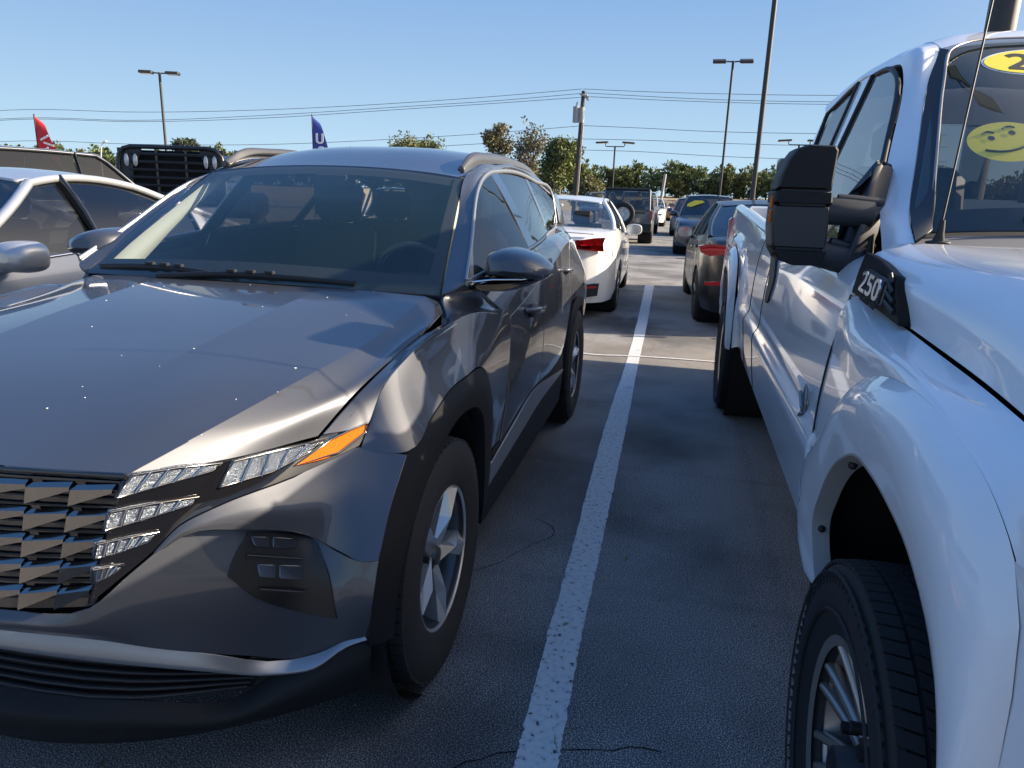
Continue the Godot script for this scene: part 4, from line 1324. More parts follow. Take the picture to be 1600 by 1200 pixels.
	for k in 8:
		var a := TAU * k / 8 + 0.25
		var ca := Vector3(0, cos(a), sin(a))
		var ta := Vector3(0, -sin(a), cos(a))
		for u in [-1.0, 1.0]:
			var path := []
			for f in 6:
				var r := lerpf(0.07, 0.228, f / 5.0)
				path.append(ca * r + ta * u * (0.012 + 0.02 * f / 5.0) + Vector3(0.055 + 0.045 * pow(f / 5.0, 1.3), 0, 0))
			sweep(b, path, 0.02, 0.03, Vector3.RIGHT)
		b.face([ca * 0.09 + Vector3(0.05, 0, 0) - ta * 0.015, ca * 0.09 + Vector3(0.05, 0, 0) + ta * 0.015, ca * 0.225 + ta * 0.033 + Vector3(0.085, 0, 0), ca * 0.225 - ta * 0.033 + Vector3(0.085, 0, 0)], Vector3.RIGHT)
	var rim := b.done()
	b = Mb.new()
	b.lathe([Vector2(0.13, 0.0), Vector2(0.13, 0.035), Vector2(0.124, 0.043), Vector2(0.055, 0.052)], 24)
	for k in 8:
		var a := TAU * k / 8
		b.tube([Vector3(0.055, cos(a) * 0.085, sin(a) * 0.085), Vector3(0.1, cos(a) * 0.085, sin(a) * 0.085)], 0.012, 6)
	var cap := b.done()
	b = Mb.new()
	b.lathe([Vector2(-0.01, 0.06), Vector2(-0.01, 0.18), Vector2(-0.04, 0.18)], 40)
	var disc := b.done()
	for z in [0.63, -3.41]:
		for s in [-1.0, 1.0]:
			var w := obj("wheel", rim, M.bronze, o, Vector3(0.878 * s, 0.396, z - 0.63))
			w.rotation = Vector3(0.3, PI, 0) if s < 0 else Vector3(0.9, 0, 0)
			obj("tyre", tm, M.rubber, w)
			obj("hub_cap", cap, M.black, w)
			obj("brake_disc", disc, M.darkalloy, w)
	org = Vector3.ZERO


func sticker(o: Node3D, called: String, k: Array, face_on: bool) -> void:
	# k: left end, bottom, top, centre on the glass
	var c: Vector3 = k[3]
	var x: Vector3 = c - k[0]
	var y: Vector3 = (k[2] - k[1]) / 2.0
	var n := x.cross(y).normalized()
	if n.z < 0: n = -n
	y = n.cross(x).normalized() * y.length()
	c += n * 0.009
	var ell := func(s: float, m: Material, up: float, name_: String, par: Node) -> MeshInstance3D:
		var b := Mb.new()
		var ps := []
		for i in 48: ps.append(c + n * up + x * s * cos(TAU * i / 48) + y * (1.0 - (1.0 - s) * x.length() / y.length()) * sin(TAU * i / 48))
		b.face(ps, n)
		return part(name_, b, m, par)
	if not face_on:
		var w: MeshInstance3D = ell.call(1.0, M.sticker_white, 0.0, called, o)
		ell.call(0.955, M.sticker, 0.002, "sticker_field", w)
		var t := obj("sticker_number", words("2", 0.12, 0.001, "Droid Sans", 800), M.ink, w, c + n * 0.0025 - x * 0.32 - org)
		t.basis = Basis(x.normalized(), y.normalized(), n) * Basis(Vector3.FORWARD, 0.25)
	else:
		var w: MeshInstance3D = ell.call(1.0, M.sticker, 0.0, called, o)
		for f in [[-0.36, 0.2], [0.2, 0.38]]:
			var b := Mb.new()
			var ps := []
			for i in 24: ps.append(c + n * 0.002 + x * (f[0] + 0.085 * cos(TAU * i / 24)) + y * (f[1] + 0.12 * sin(TAU * i / 24)))
			b.face(ps, n)
			part("eye", b, M.ink, w)
			b = Mb.new()
			var arc := []
			for i in 9: arc.append(c + n * 0.002 + x * (f[0] - 0.02 + 0.15 * (i / 8.0 - 0.5) * 2.0) + y * (f[1] + 0.24 + 0.1 * (1.0 - pow((i / 8.0 - 0.5) * 2.0, 2.0))))
			b.tube(arc, 0.0022, 5)
			part("brow", b, M.ink, w)
		var b := Mb.new()
		var arc := []
		for i in 25:
			var u := (i / 24.0 - 0.5) * 2.0
			arc.append(c + n * 0.002 + x * (-0.05 + 0.6 * u) + y * (-0.5 + 0.22 * u * u + 0.08 * u))
		b.tube(arc, 0.003, 5)
		part("mouth", b, M.ink, w)


func towing_mirrors(o: Node3D) -> void:
	for s in 2:
		var flip := func(ps: Array) -> Array: return ps if s == 0 else mir([ps], 2.9)[0]
		var b := Mb.new()
		# stacked shells: cap, band, body, foot
		var n: MeshInstance3D
		for k in [["towing_mirror", q("177.3 147.6 -37;177.9 151.5 -37;179.4 155.8 -37;181.4 158.8 -37;184.6 160 -37;191.6 159.7 -37;192.4 158.6 -37;192 147.6 -37"), M.cladding, 0.0], ["mirror_band", q("177 144.2 -37;176.9 147.4 -37;192.4 147.4 -37;192.6 144.2 -37"), M.cladding, 0.004], ["mirror_body", q("177.9 131.8 -37;177.1 138 -37;177.2 144 -37;192.4 144 -37;192.6 131.8 -37"), M.trim, -0.002], ["mirror_foot", q("179.8 128.6 -37;177.9 131.6 -37;192.7 131.6 -37;192 127.4 -37;184 127.2 -37"), M.cladding, 0.004]]:
			b = Mb.new()
			var ol: Array = k[1].duplicate()
			ol.append(ol[0])
			var fine := []
			for i in ol.size() - 1:
				for j in 6: fine.append((ol[i] as Vector3).lerp(ol[i + 1], j / 6.0))
			dome(b, flip.call(fine), Vector3(0.0, 0.0, 0.1 + k[3]), [[0.96, -0.75], [1.0, -0.6], [1.0, 0.45], [0.985, 0.7], [0.95, 0.9], [0.88, 1.0]])
			var m := part(k[0], b, k[2], o if n == null else n)
			if n == null: n = m
		b = Mb.new()
		var core := q("178.4 129.5 -37;178 150 -37;181 158 -37;191 158.5 -37;191.8 129 -37")
		core.append(core[0])
		var cf := []
		for i in core.size() - 1:
			for j in 4: cf.append((core[i] as Vector3).lerp(core[i + 1], j / 4.0))
		dome(b, flip.call(cf), Vector3(0, 0, 0.09), [[0.95, -0.7], [1.0, 0.6], [0.9, 1.0]])
		part("mirror_core", b, M.black, n)
		# twin arms
		for a in [q("191 142.5 -32;196 142.3 -32.5;203 141.8 -34"), q("190.5 130.8 -31.5;195 129.8 -32;202.5 129.5 -33")]:
			b = Mb.new()
			sweep(b, flip.call(a), 0.085, 0.075)
			b.tube(flip.call(a.map(func(p): return p + Vector3(0.03, 0.034, 0.012))), 0.012, 8)
			part("mirror_arm", b, M.trim, n)
		# sail plate on the door
		b = Mb.new()
		var sail := q("209 156.8 -48.6;209 155 -45.5;206 146 -36.6;204 137.6 -31.2;202 130.3 -30;199.5 122.8 -30.5;199 122.9 -45.8;200 130.6 -42.7;201 139.8 -45.3;203 147.2 -49.7;205 149.9 -43.3;207 152.4 -43.3")
		dome(b, flip.call(sail), Vector3(-0.035, 0.01, 0.03), [[1.0, -0.6], [1.0, 0.5], [0.96, 0.8], [0.88, 1.0]])
		part("mirror_base", b, M.trim, n)
		b = Mb.new()
		for k in [[1.415, 0.05], [1.375, 0.05]]:
			b.box(Vector3(1.771 if s == 0 else 4.029, k[0] + 0.03, -0.33), Vector3(0.006, 0.035, 0.05), Basis.IDENTITY, 0.002)
		part("marker_lamp", b, M.amber, n)
		b = Mb.new()
		b.box(Vector3(1.85 if s == 0 else 3.95, 1.44, -0.445), Vector3(0.13, 0.26, 0.01))
		part("mirror_glass", b, M.chrome, n)



func at_z(line: Array, z: float) -> float:
	# line of Vector2(z, value), z rising
	if z <= line[0].x: return line[0].y
	for i in line.size() - 1:
		if z <= line[i + 1].x:
			var u: float = (z - line[i].x) / (line[i + 1].x - line[i].x)
			var a: float = line[maxi(i - 1, 0)].y
			var b: float = line[i].y
			var c: float = line[i + 1].y
			var d: float = line[mini(i + 2, line.size() - 1)].y
			var lin := lerpf(b, c, u)
			return lerpf(lin, 0.5 * ((2 * b) + (-a + c) * u + (2 * a - 5 * b + 4 * c - d) * u * u + (-a + 3 * b - 3 * c + d) * u * u * u), 0.6)
	return line[-1].y


func zy(s: String) -> Array:
	var r := []
	for w in s.split(";"):
		var f := w.split_floats(" ", false)
		r.append(Vector2(f[0], f[1]) / 100.0)
	return r


func make_wheels() -> void:
	# three kinds of plain wheel shared by the cars behind
	for kind in [["road", 0.33, 0.22, 0.23, 10, M.alloy], ["dark", 0.345, 0.23, 0.235, 5, M.darkalloy], ["off", 0.41, 0.27, 0.225, 6, M.darkalloy]]:
		var b := Mb.new()
		var r: float = kind[1]
		var rim: float = kind[3]
		var w: float = kind[2]
		b.lathe([Vector2(-w * 0.3, rim - 0.01), Vector2(-w * 0.47, rim + 0.03), Vector2(-w * 0.52, (rim + r) / 2), Vector2(-w * 0.48, r - 0.03), Vector2(-w * 0.4, r - 0.004), Vector2(0, r), Vector2(w * 0.4, r - 0.004), Vector2(w * 0.48, r - 0.03), Vector2(w * 0.52, (rim + r) / 2), Vector2(w * 0.47, rim + 0.03), Vector2(w * 0.3, rim - 0.01)].map(func(p): return Vector2(-p.x, p.y)), 40)
		var tyre := b.done()
		b = Mb.new()
		b.lathe([Vector2(w * 0.45, rim - 0.005), Vector2(w * 0.46, rim + 0.012), Vector2(w * 0.38, rim), Vector2(w * 0.1, rim - 0.02)], 40)
		b.lathe([Vector2(w * 0.42, 0.0), Vector2(w * 0.42, 0.05), Vector2(w * 0.3, 0.065)], 20)
		for k in kind[4]:
			var a: float = TAU * k / float(kind[4])
			var ca := Vector3(0, cos(a), sin(a))
			var ta := Vector3(0, -sin(a), cos(a))
			var hw := 0.05 if kind[4] < 8 else 0.02
			sweep(b, [ca * 0.04 + Vector3(w * 0.38, 0, 0), ca * 0.13 + Vector3(w * 0.42, 0, 0), ca * (rim - 0.005) + Vector3(w * 0.43, 0, 0)], hw * 1.3, 0.03, Vector3.RIGHT)
		b.lathe([Vector2(0.0, 0.03), Vector2(0.0, rim - 0.02)], 30)
		M["wheel_" + kind[0]] = [tyre, b.done(), kind[5], r]


func add_wheels(o: Node3D, kind: String, spots: Array) -> void:
	var k: Array = M["wheel_" + kind]
	for p in spots:
		var w := obj("wheel", k[1], k[2], o, Vector3(p.x, k[3] - 0.004, p.y))
		if p.x < 0: w.rotation.y = PI
		obj("tyre", k[0], M.rubber, w)


# A car body from its lines, nose towards +z, standing at its middle. Returns the thing.
func car(called: String, label: String, cat: String, at: Vector3, turn: float, S: Dictionary, group := "") -> Node3D:
	var o := thing(called, label, cat, at, turn, group)
	var paint: Material = S.paint
	var belt: Array = S.belt
	var plan: Array = S.plan
	var zr: float = plan[0].x
	var zf: float = plan[-1].x
	var zs := []
	var n := 44
	for i in n + 1: zs.append(lerpf(zr, zf, i / float(n)))
	var ra: float = S.arch
	for ax in S.axles:
		for u in [-1.0, -0.97, -0.85, 0.85, 0.97, 1.0]: zs.append(ax + ra * u)
	zs.sort()
	var bottom := func(z: float) -> float:
		var y: float = S.sill
		for ax in S.axles:
			var d: float = absf(z - ax)
			if d < ra: y = maxf(y, S.tyre + sqrt(maxf(0.0, ra * ra - d * d)) * 1.0)
		return y
	var levels: Array = S.get("levels", [[0.0, 0.955], [0.12, 0.985], [0.42, 1.0], [0.72, 0.995], [0.9, 0.965], [1.0, 0.93]])
	var body := Mb.new()
	for s in [1.0, -1.0]:
		var rows := []
		for l in levels:
			var r := []
			for z in zs:
				var top := at_z(belt, z)
				var y: float = lerpf(bottom.call(z), top, l[0])
				# shape by real height, so that arches do not pinch the section
				var h: float = clampf((y - S.sill) / (top - S.sill), 0.0, 1.0)
				var x := 0.0
				for i in levels.size() - 1:
					if h <= levels[i + 1][0] or i == levels.size() - 2:
						x = lerpf(levels[i][1], levels[i + 1][1], clampf((h - levels[i][0]) / (levels[i + 1][0] - levels[i][0]), 0.0, 1.0))
						break
				r.append(Vector3(s * x * at_z(plan, z), y, z))
			rows.append(r)
		skin(body, rows, 1, 3, Vector3(0, 0.6, 0), 0.0, 0.05)
	# nose and tail
	for e in [[zr, -1.0], [zf, 1.0]]:
		var z: float = e[0]
		var w := at_z(plan, z)
		var push: float = S.get("nose" if e[1] > 0 else "tail", 0.12)
		var rows := []
		for l in levels:
			var r := []
			var y: float = lerpf(S.sill, at_z(belt, z), l[0])
			for f in [-1.0, -0.8, -0.45, 0.0, 0.45, 0.8, 1.0]:
				r.append(Vector3(f * w * l[1], y, z + e[1] * push * (1.0 - f * f * f * f) * (1.0 if l[0] < 0.8 else 0.85)))
			rows.append(r)
		skin(body, rows, 3, 3, Vector3(0, 0.6, 0), 0.0, 0.0)
	# lids between the belt lines
	var za: float = S.za
	var zd: float = S.zd
	for e in [[za - 0.12, zf, S.get("crown", 0.05), "nose"], [zr, zd + 0.12, S.get("deck", 0.03), "tail"]]:
		if e[1] - e[0] < 0.1: continue
		var rows := []
		for f in [-1.0, -0.92, -0.6, 0.0, 0.6, 0.92, 1.0]:
			var r := []
			for i in 9:
				var z: float = lerpf(e[0], e[1], i / 8.0)
				var u := i / 8.0 if e[3] == "nose" else 1.0 - i / 8.0
				var ext: float = S.get(e[3], 0.12) * 0.85 * (1.0 - f * f * f * f) * pow(u, 6.0) * (1.0 if e[3] == "nose" else -1.0)
				r.append(Vector3(f * 0.93 * at_z(plan, z), at_z(belt, z) + e[2] * (1.0 - pow(f, 4.0)) * (1.0 - 0.7 * pow(u, 4.0)), z + ext))
			rows.append(r)
		skin(body, rows, 2, 3, Vector3(0, 0.3, 0), 0.0, 0.0)
	part("body", body, paint, o)
	# cabin
	var zh: float = S.zh
	var zc: float = S.zc
	var yr: float = S.roof
	var wr: float = S.wr
	var rail := func(z: float) -> float:
		if z > zh: return lerpf(yr - 0.045, at_z(belt, za), pow((z - zh) / (za - zh), S.get("rake", 0.95)))
		if z < zc: return lerpf(yr - S.get("fall", 0.06), at_z(belt, zd), pow((zc - z) / (zc - zd), S.get("rake_back", 1.0)))
		var u := (z - zc) / (zh - zc)
		return lerpf(yr - S.get("fall", 0.06), yr - 0.045, u) + 0.05 * 4.0 * u * (1.0 - u)
	var side := func(z: float, t: float) -> Vector3:
		# t from the belt (0) to the roof rail (1)
		var y0 := at_z(belt, z)
		var y: float = lerpf(y0, rail.call(z), t)
		var k: float = clampf((y - y0) / (yr - y0), 0.0, 1.0)
		var x0 := 0.93 * at_z(plan, z)
		return Vector3(lerpf(x0 - 0.015, wr, k) + 0.03 * sin(k * PI), y, z)
	for s in [1.0, -1.0]:
		var f := Vector3(s, 1, 1)
		var b := Mb.new()
		var line := []
		for i in 31:
			var z := lerpf(za, zd, i / 30.0)
			line.append(side.call(z, 1.0) * f)
		sweep(b, line, 0.055, 0.045)
		if S.has("zq"):
			var rows := [[], [], []]
			for i in 7:
				var z := lerpf(S.zq, zd, i / 6.0)
				for k in 3: rows[k].append(side.call(z - 0.12 * (k / 2.0) * S.get("lean", 0.0) , [0.0, 0.5, 1.0][k]) * f)
			skin(b, rows, 1, 3, Vector3(0, 0.6, 0), 0.0, 0.02)
		part("roof_frame", b, paint, o)
		b = Mb.new()
		line = []
		for i in 21: line.append((side.call(lerpf(za - 0.04, S.get("zq", zd + 0.05), i / 20.0), 0.0) + Vector3(0.004, 0.008, 0)) * f)
		sweep(b, line, 0.016, 0.02)
		part("window_trim", b, S.get("trim", M.black), o)
		var cuts: Array = S.windows
		for i in cuts.size() - 1:
			var rows := [[], [], []]
			var z0: float = cuts[i] - (0.0 if i == 0 else 0.035)
			var z1: float = cuts[i + 1] + 0.035
			for j in 9:
				var z := lerpf(z0, z1, j / 8.0)
				for k in 3: rows[k].append((side.call(z, [0.01, 0.5, 0.97][k]) - Vector3(0.012, 0, 0)) * f)
			b = Mb.new()
			skin(b, rows, 1, 3, Vector3(0, 0.8, 0), 0.0, 0.0)
			part("side_window", b, S.get("glass", M.pane) if i == 0 else S.get("glass2", M.pane), o)
			if i > 0:
				b = Mb.new()
				var p := []
				for k in 5: p.append((side.call(cuts[i], k / 4.0)) * f)
				sweep(b, p, 0.03, 0.07, Vector3(s, 0, 0))
				part("door_pillar", b, M.gloss, o)
		for z in S.get("handles", []):
			b = Mb.new()
			var p := Vector3(at_z(plan, z) * 0.985, at_z(belt, z) - 0.13, z)
			sweep(b, [(p + Vector3(0, 0, 0.1)) * f, (p + Vector3(0.022, 0, 0.06)) * f, (p + Vector3(0.022, 0, -0.06)) * f, (p + Vector3(0, 0, -0.1)) * f], 0.02, 0.03)
			part("door_handle", b, paint if not S.has("handle_mat") else S.handle_mat, o)
		for z in S.get("seams", []):
			b = Mb.new()
			var p := []
			for k in 7:
				var y: float = lerpf(S.sill + 0.06, at_z(belt, z) - 0.01, k / 6.0)
				var h: float = (y - S.sill) / (at_z(belt, z) - S.sill)
				var x := 1.0
				for q_ in levels.size() - 1:
					if h <= levels[q_ + 1][0]:
						x = lerpf(levels[q_][1], levels[q_ + 1][1], (h - levels[q_][0]) / (levels[q_ + 1][0] - levels[q_][0]))
						break
				p.append(Vector3(x * at_z(plan, z) + 0.0005, y, z) * f)
			b.tube(p, 0.004, 5)
			part("door_seam", b, M.black, o)
		# door mirror
		b = Mb.new()
		var mz: float = za - S.get("mirror_back", 0.45)
		var c := Vector3(at_z(plan, mz) + 0.08, at_z(belt, mz) + 0.06, mz)
		var ol := []
		for k in 20:
			var a := TAU * k / 20
			ol.append((c + Vector3(signf(cos(a)) * pow(absf(cos(a)), 0.7) * 0.125, signf(sin(a)) * pow(absf(sin(a)), 0.7) * 0.085, 0)) * f)
		dome(b, ol, Vector3(0, 0, 0.13), [[0.94, -0.4], [1.0, -0.2], [1.0, 0.2], [0.9, 0.6], [0.65, 0.9], [0.3, 1.0]])
		b.tube([(c + Vector3(-0.2, -0.09, 0.02)) * f, (c + Vector3(-0.05, -0.06, 0.02)) * f], 0.022, 8)
		var mm := part("door_mirror", b, S.get("mirror", paint), o)
		b = Mb.new()
		var gl := []
		for p in ol: gl.append(c * f + (p - c * f) * 0.86 + Vector3(0, 0, -0.057))
		b.face(gl, Vector3(0, 0, -1))
		part("mirror_glass", b, M.chrome, mm)
	# roof and screens
	var b := Mb.new()
	var rows := []
	for g in [-1.0, -0.85, -0.45, 0.0, 0.45, 0.85, 1.0]:
		var r := []
		for i in 9:
			var z := lerpf(zc - 0.03, zh + 0.03, i / 8.0)
			r.append(Vector3(g * wr, rail.call(clampf(z, zc, zh)) + 0.02 + S.get("roof_crown", 0.035) * (1.0 - g * g), z + (0.05 * (1.0 - g * g) * (1.0 if i == 8 else 0.0)) - (0.05 * (1.0 - g * g) * (1.0 if i == 0 else 0.0))))
		rows.append(r)
	skin(b, rows, 2, 3, Vector3(0, 0.6, 0), 0.0, 0.02)
	part("roof", b, S.get("roof_paint", paint), o)
	for e in [[za, zh, "windscreen", S.get("screen", M.screen), 0.14, 1.0], [zd, zc, "rear_screen", S.get("back", M.pane), 0.1, -1.0]]:
		b = Mb.new()
		rows = []
		for k in 5:
			var t := k / 4.0
			var z: float = lerpf(e[0], e[1], t)
			var p: Vector3 = side.call(clampf(z, zd + 0.001, za - 0.001), 1.0)
			var r := []
			for g in [-1.0, -0.6, 0.0, 0.6, 1.0]:
				r.append(Vector3(g * (p.x - 0.01), p.y + 0.012 + 0.05 * (1.0 - g * g) * (0.4 + 0.6 * t), z + e[5] * e[4] * (1.0 - g * g) * (1.0 - 0.6 * t)))
			rows.append(r)
		skin(b, rows, 3, 2, Vector3(0, 0.4, 0), 0.0, 0.0)
		part(e[2], b, e[3], o)
	# cabin, floor, wheels
	b = Mb.new()
	var lo: float = at_z(belt, 0.0)
	for s in [-0.38, 0.38]:
		seat(b, Vector3(s, lo - 0.62, (za + zh) / 2.0 - 0.85))
		seat(b, Vector3(s, lo - 0.62, (za + zh) / 2.0 - 1.7))
	b.box(Vector3(0, lo - 0.12, za - 0.35), Vector3(1.35, 0.12, 0.5), Basis.IDENTITY, 0.04)
	b.box(Vector3(0, lo - 0.1, (zd + zc) / 2.0 + 0.1), Vector3(1.3, 0.04, 0.5))
	part("cabin", b, M.cabin, o)
	b = Mb.new()
	b.box(Vector3(0, (S.sill + lo) / 2 - 0.2, 0), Vector3(1.5, lo - S.sill - 0.35, S.axles[1] - S.axles[0] - ra * 2.0))
	b.box(Vector3(0, (S.sill + lo) / 2 - 0.05, (zr + zf) / 2), Vector3(1.1, lo - S.sill - 0.45, (zf - zr) * 0.9))
	for s in [-1, 1]:
		for z in S.axles:
			b.lathe([Vector2(0.45 * s, 0.02), Vector2(0.45 * s, ra + 0.02), Vector2((at_z(plan, z) - 0.06) * s, ra + 0.02)], 24, Vector3(0, S.tyre, z))
	part("underbody", b, M.dark, o)
	var spots := []
	for z in S.axles:
		for s in [-1, 1]: spots.append(Vector2(s * (at_z(plan, z) - 0.125), z))
	add_wheels(o, S.wheels, spots)
	return o


# points given in the scene, in the axes of a placed thing
func local(o: Node3D, ps: Array) -> Array:
	var t := o.transform.affine_inverse()
	return ps.map(func(p): return t * p)


func plate(b: Mb, ps: Array, out: Vector3, thick := 0.02) -> void:
	# a raised flat piece on a polygon
	var f := ps.map(func(p): return p + out * thick)
	b.face(f, out)
	var c := Vector3.ZERO
	for p in ps: c += p / ps.size()
	for i in ps.size():
		var k := (i + 1) % ps.size()
		b.face([ps[i] - out * 0.03, ps[k] - out * 0.03, f[k], f[i]], (ps[i] + ps[k]) / 2 - c)


func mirx(ps: Array) -> Array:
	return ps.map(func(p): return Vector3(-p.x, p.y, p.z))


func vehicles() -> void:
	make_wheels()
	var white := mat(Color(0.7, 0.695, 0.67), 0.35, 0.0, 1.0)
	var black := mat(Color(0.004, 0.005, 0.008), 0.35, 0.0, 0.4)
	var silver := mat(Color(0.44, 0.45, 0.47), 0.33, 0.45, 1.0)
	var slate := mat(Color(0.05, 0.055, 0.066), 0.32, 0.5, 1.0)
	var greyp := mat(Color(0.16, 0.165, 0.17), 0.33, 0.5, 1.0)
	M.paint_white = white
	M.paint_black = black
	M.paint_slate = slate
	M.paint_silver = silver
	M.paint_grey = greyp
	# white sedan behind the crossover
	var sedan := {
		"belt": zy("-242 97;-225 104;-190 107;-120 106;-60 101;0 97;60 95;110 94;170 86;215 76;236 66"),
		"plan": zy("-242 68;-230 80;-200 88;-140 92;-60 92.5;60 92.5;140 92;190 88;220 80;236 66"),
		"axles": [-1.41, 1.41], "arch": 0.37, "tyre": 0.33, "sill": 0.22, "za": 1.0, "zh": 0.28, "zc": -0.95, "zd": -1.75, "roof": 1.45, "wr": 0.58, "zq": -1.32,
		"windows": [0.9, -0.02, -0.92, -1.3], "handles": [-0.25, -1.05], "seams": [0.85, -0.08, -1.0], "wheels": "road", "tail": 0.13, "nose": 0.16}
	var s1 := sedan.duplicate()
	s1.paint = white
	s1.trim = M.chrome
	s1.back = M.pane
	var o := car("white_sedan", "white sedan seen from behind with a pointed red tail lamp, beyond the grey crossover", "car", Vector3(-0.17, 0, -9.2), PI + 0.03, s1)
	var b := Mb.new()
	for k in [["tail_lamp", q("33 96.7 -664;55.8 100.5 -668;67.4 101.2 -680;64.9 93.6 -680;66.1 84.5 -681;47.8 86.1 -666;35.1 87.1 -664"), M.red, 0.05], ["lamp_lower", q("35.8 90.9 -663;56.5 92 -667;65 92.1 -679;65.4 85.3 -680;47.9 86.5 -665"), M.red_dark, 0.056], ["rear_reflector", q("48.4 42.6 -676;60.6 43.9 -677;60 41.2 -677;48.5 39.8 -676"), M.red, 0.05], ["bumper_insert", q("35.1 43.5 -675;62.9 46.5 -676;61.5 31.7 -676;36 27.1 -675"), M.black, 0.03]]:
		for s in 2:
			var ps: Array = local(o, k[1])
			b = Mb.new()
			plate(b, ps if s == 0 else mirx(ps), Vector3(0, 0, -1), k[3])
			part(k[0], b, k[2], o)
	b = Mb.new()
	b.box(Vector3(0, 0.8, -2.56), Vector3(0.33, 0.16, 0.02), Basis.IDENTITY, 0.004)
	part("number_plate", b, M.sticker_white, o)
	b = Mb.new()
	sweep(b, [Vector3(-0.62, 1.045, -2.42), Vector3(-0.3, 1.06, -2.48), Vector3(0.3, 1.06, -2.48), Vector3(0.62, 1.045, -2.42)], 0.06, 0.02)
	part("boot_lip", b, white, o)
	# black sedan beyond the pickup
	var s2 := sedan.duplicate()
	s2.merge({"paint": black, "trim": M.chrome, "belt": zy("-232 95;-215 103;-180 106;-120 104;-60 101;0 98;60 96;110 94;170 87;215 78;234 68"),
		"plan": zy("-232 64;-220 76;-190 85;-140 89.5;-60 90;60 90;140 90;190 87;220 79;234 66"), "axles": [-1.44, 1.4], "zd": -1.85, "zc": -0.8, "zq": -1.35, "windows": [0.9, 0.0, -0.85, -1.3], "roof": 1.46, "wheels": "dark", "mirror": black, "back": M.tint, "glass2": M.tint}, true)
	o = car("black_sedan", "glossy black sedan seen from behind with slim red tail lamps, beside the pickup's bed", "car", Vector3(2.6, 0, -8.95), PI + 0.035, s2)
	for k in [["tail_lamp", q("174.1 97.7 -655;185.7 100.5 -652;207.7 99.5 -649;208 90.4 -649;187 87.1 -652;177.6 90.8 -654"), M.red, 0.05], ["rear_reflector", q("184.1 58.5 -649;202.1 59.6 -648;202.5 56 -648;185.1 54.9 -649"), M.red, 0.05], ["lamp_strip", q("177.9 94.3 -654;186.1 96.2 -652;206.7 96 -649;206.8 94.6 -649;186.4 93.4 -652;178.1 92.9 -654"), M.red_bright, 0.058]]:
		for s in 2:
			var ps: Array = local(o, k[1])
			b = Mb.new()
			plate(b, ps if s == 0 else mirx(ps), Vector3(0, 0, -1), k[3])
			part(k[0], b, k[2], o)
	b = Mb.new()
	b.box(Vector3(0, 0.75, -2.46), Vector3(0.33, 0.16, 0.02), Basis.IDENTITY, 0.004)
	part("number_plate", b, M.sticker_white, o)
	for s in [-1, 1]:
		b = Mb.new()
		b.box(Vector3(0.5 * s, 0.33, -2.42), Vector3(0.24, 0.07, 0.06), Basis.IDENTITY, 0.015)
		part("exhaust_trim", b, M.chrome, o)
	# silver sedan left of the crossover
	var s3 := sedan.duplicate()
	s3.merge({"paint": silver, "trim": M.chrome, "wr": 0.56, "roof": 1.47, "zd": -1.75, "zc": -0.7, "za": 1.02, "zh": 0.2, "zq": -1.08, "windows": [0.92, -0.05, -1.06], "mirror_back": 0.35,
		"belt": zy("-242 100;-225 106;-190 108;-120 107;-60 105.5;0 102.5;60 99;110 96;170 88;215 78;236 68"), "rake_back": 0.9, "glass": M.smoked, "glass2": M.tint, "screen": M.smoked, "back": M.smoked}, true)
	o = car("silver_sedan", "silver sedan parked left of the grey crossover, its roof and side windows showing", "car", Vector3(-2.88, 0, -1.95), 0.0, s3)
	# dark long estate beyond the silver sedan
	var suv := {
		"belt": zy("-258 112;-230 118;-150 120;-60 119;40 117;120 114;190 108;235 100;250 92"),
		"plan": zy("-258 84;-240 94;-180 99;-60 101;80 101;160 100;210 95;240 86;250 76"),
		"axles": [-1.5, 1.55], "arch": 0.42, "tyre": 0.37, "sill": 0.3, "za": 1.25, "zh": 0.55, "zc": -2.1, "zd": -2.5, "roof": 1.93, "wr": 0.68,
		"windows": [1.12, 0.2, -0.85, -2.15], "zq": -2.12, "handles": [0.0, -1.0], "seams": [1.0, 0.12, -0.9], "wheels": "road", "tail": 0.06, "nose": 0.1, "fall": 0.1, "crown": 0.08}
	var s4 := suv.duplicate()
	s4.merge({"paint": slate, "trim": M.satin, "glass": M.carglass, "glass2": M.carglass, "back": M.tint, "roof": 1.87}, true)
	o = car("long_grey_estate", "long dark grey estate car with chrome window trim, parked beyond the silver sedan's roof", "car", Vector3(-7.6, 0, -7.0), PI - 0.35, s4)
	# dark crossover facing us beyond the black sedan
	var xo := {
		"belt": zy("-225 106;-205 112;-150 114;-60 112;30 109;95 106;150 100;195 92;215 80"),
		"plan": zy("-225 74;-205 85;-150 91;-60 93;60 93;130 92;180 88;205 79;215 68"),
		"axles": [-1.36, 1.36], "arch": 0.4, "tyre": 0.36, "sill": 0.26, "za": 0.95, "zh": 0.3, "zc": -1.7, "zd": -2.1, "roof": 1.68, "wr": 0.6,
		"windows": [0.82, -0.05, -1.05, -1.8], "zq": -1.78, "handles": [-0.25, -1.15], "seams": [0.75, -0.1, -1.1], "wheels": "dark", "tail": 0.08, "nose": 0.14, "crown": 0.06, "fall": 0.08}
	var s5 := xo.duplicate()
	s5.merge({"paint": slate, "screen": M.tint}, true)
	o = car("slate_crossover", "dark slate crossover facing the camera with yellow price numbers on its windscreen", "car", Vector3(2.32, 0, -21.3), -0.03, s5)
	face_of(o, 0.68, 2.15, 0.9, M.smoke)
	b = Mb.new()
	b.face(local(o, q("169.3 143.9 -2060;188.9 153.8 -2065;211.2 153.6 -2068;217.1 149.2 -2066;197.3 142 -2060;179.4 135 -2056;166.2 136.4 -2056")), Vector3(0, 0.5, 1))
	part("price_sticker", b, M.sticker, o)
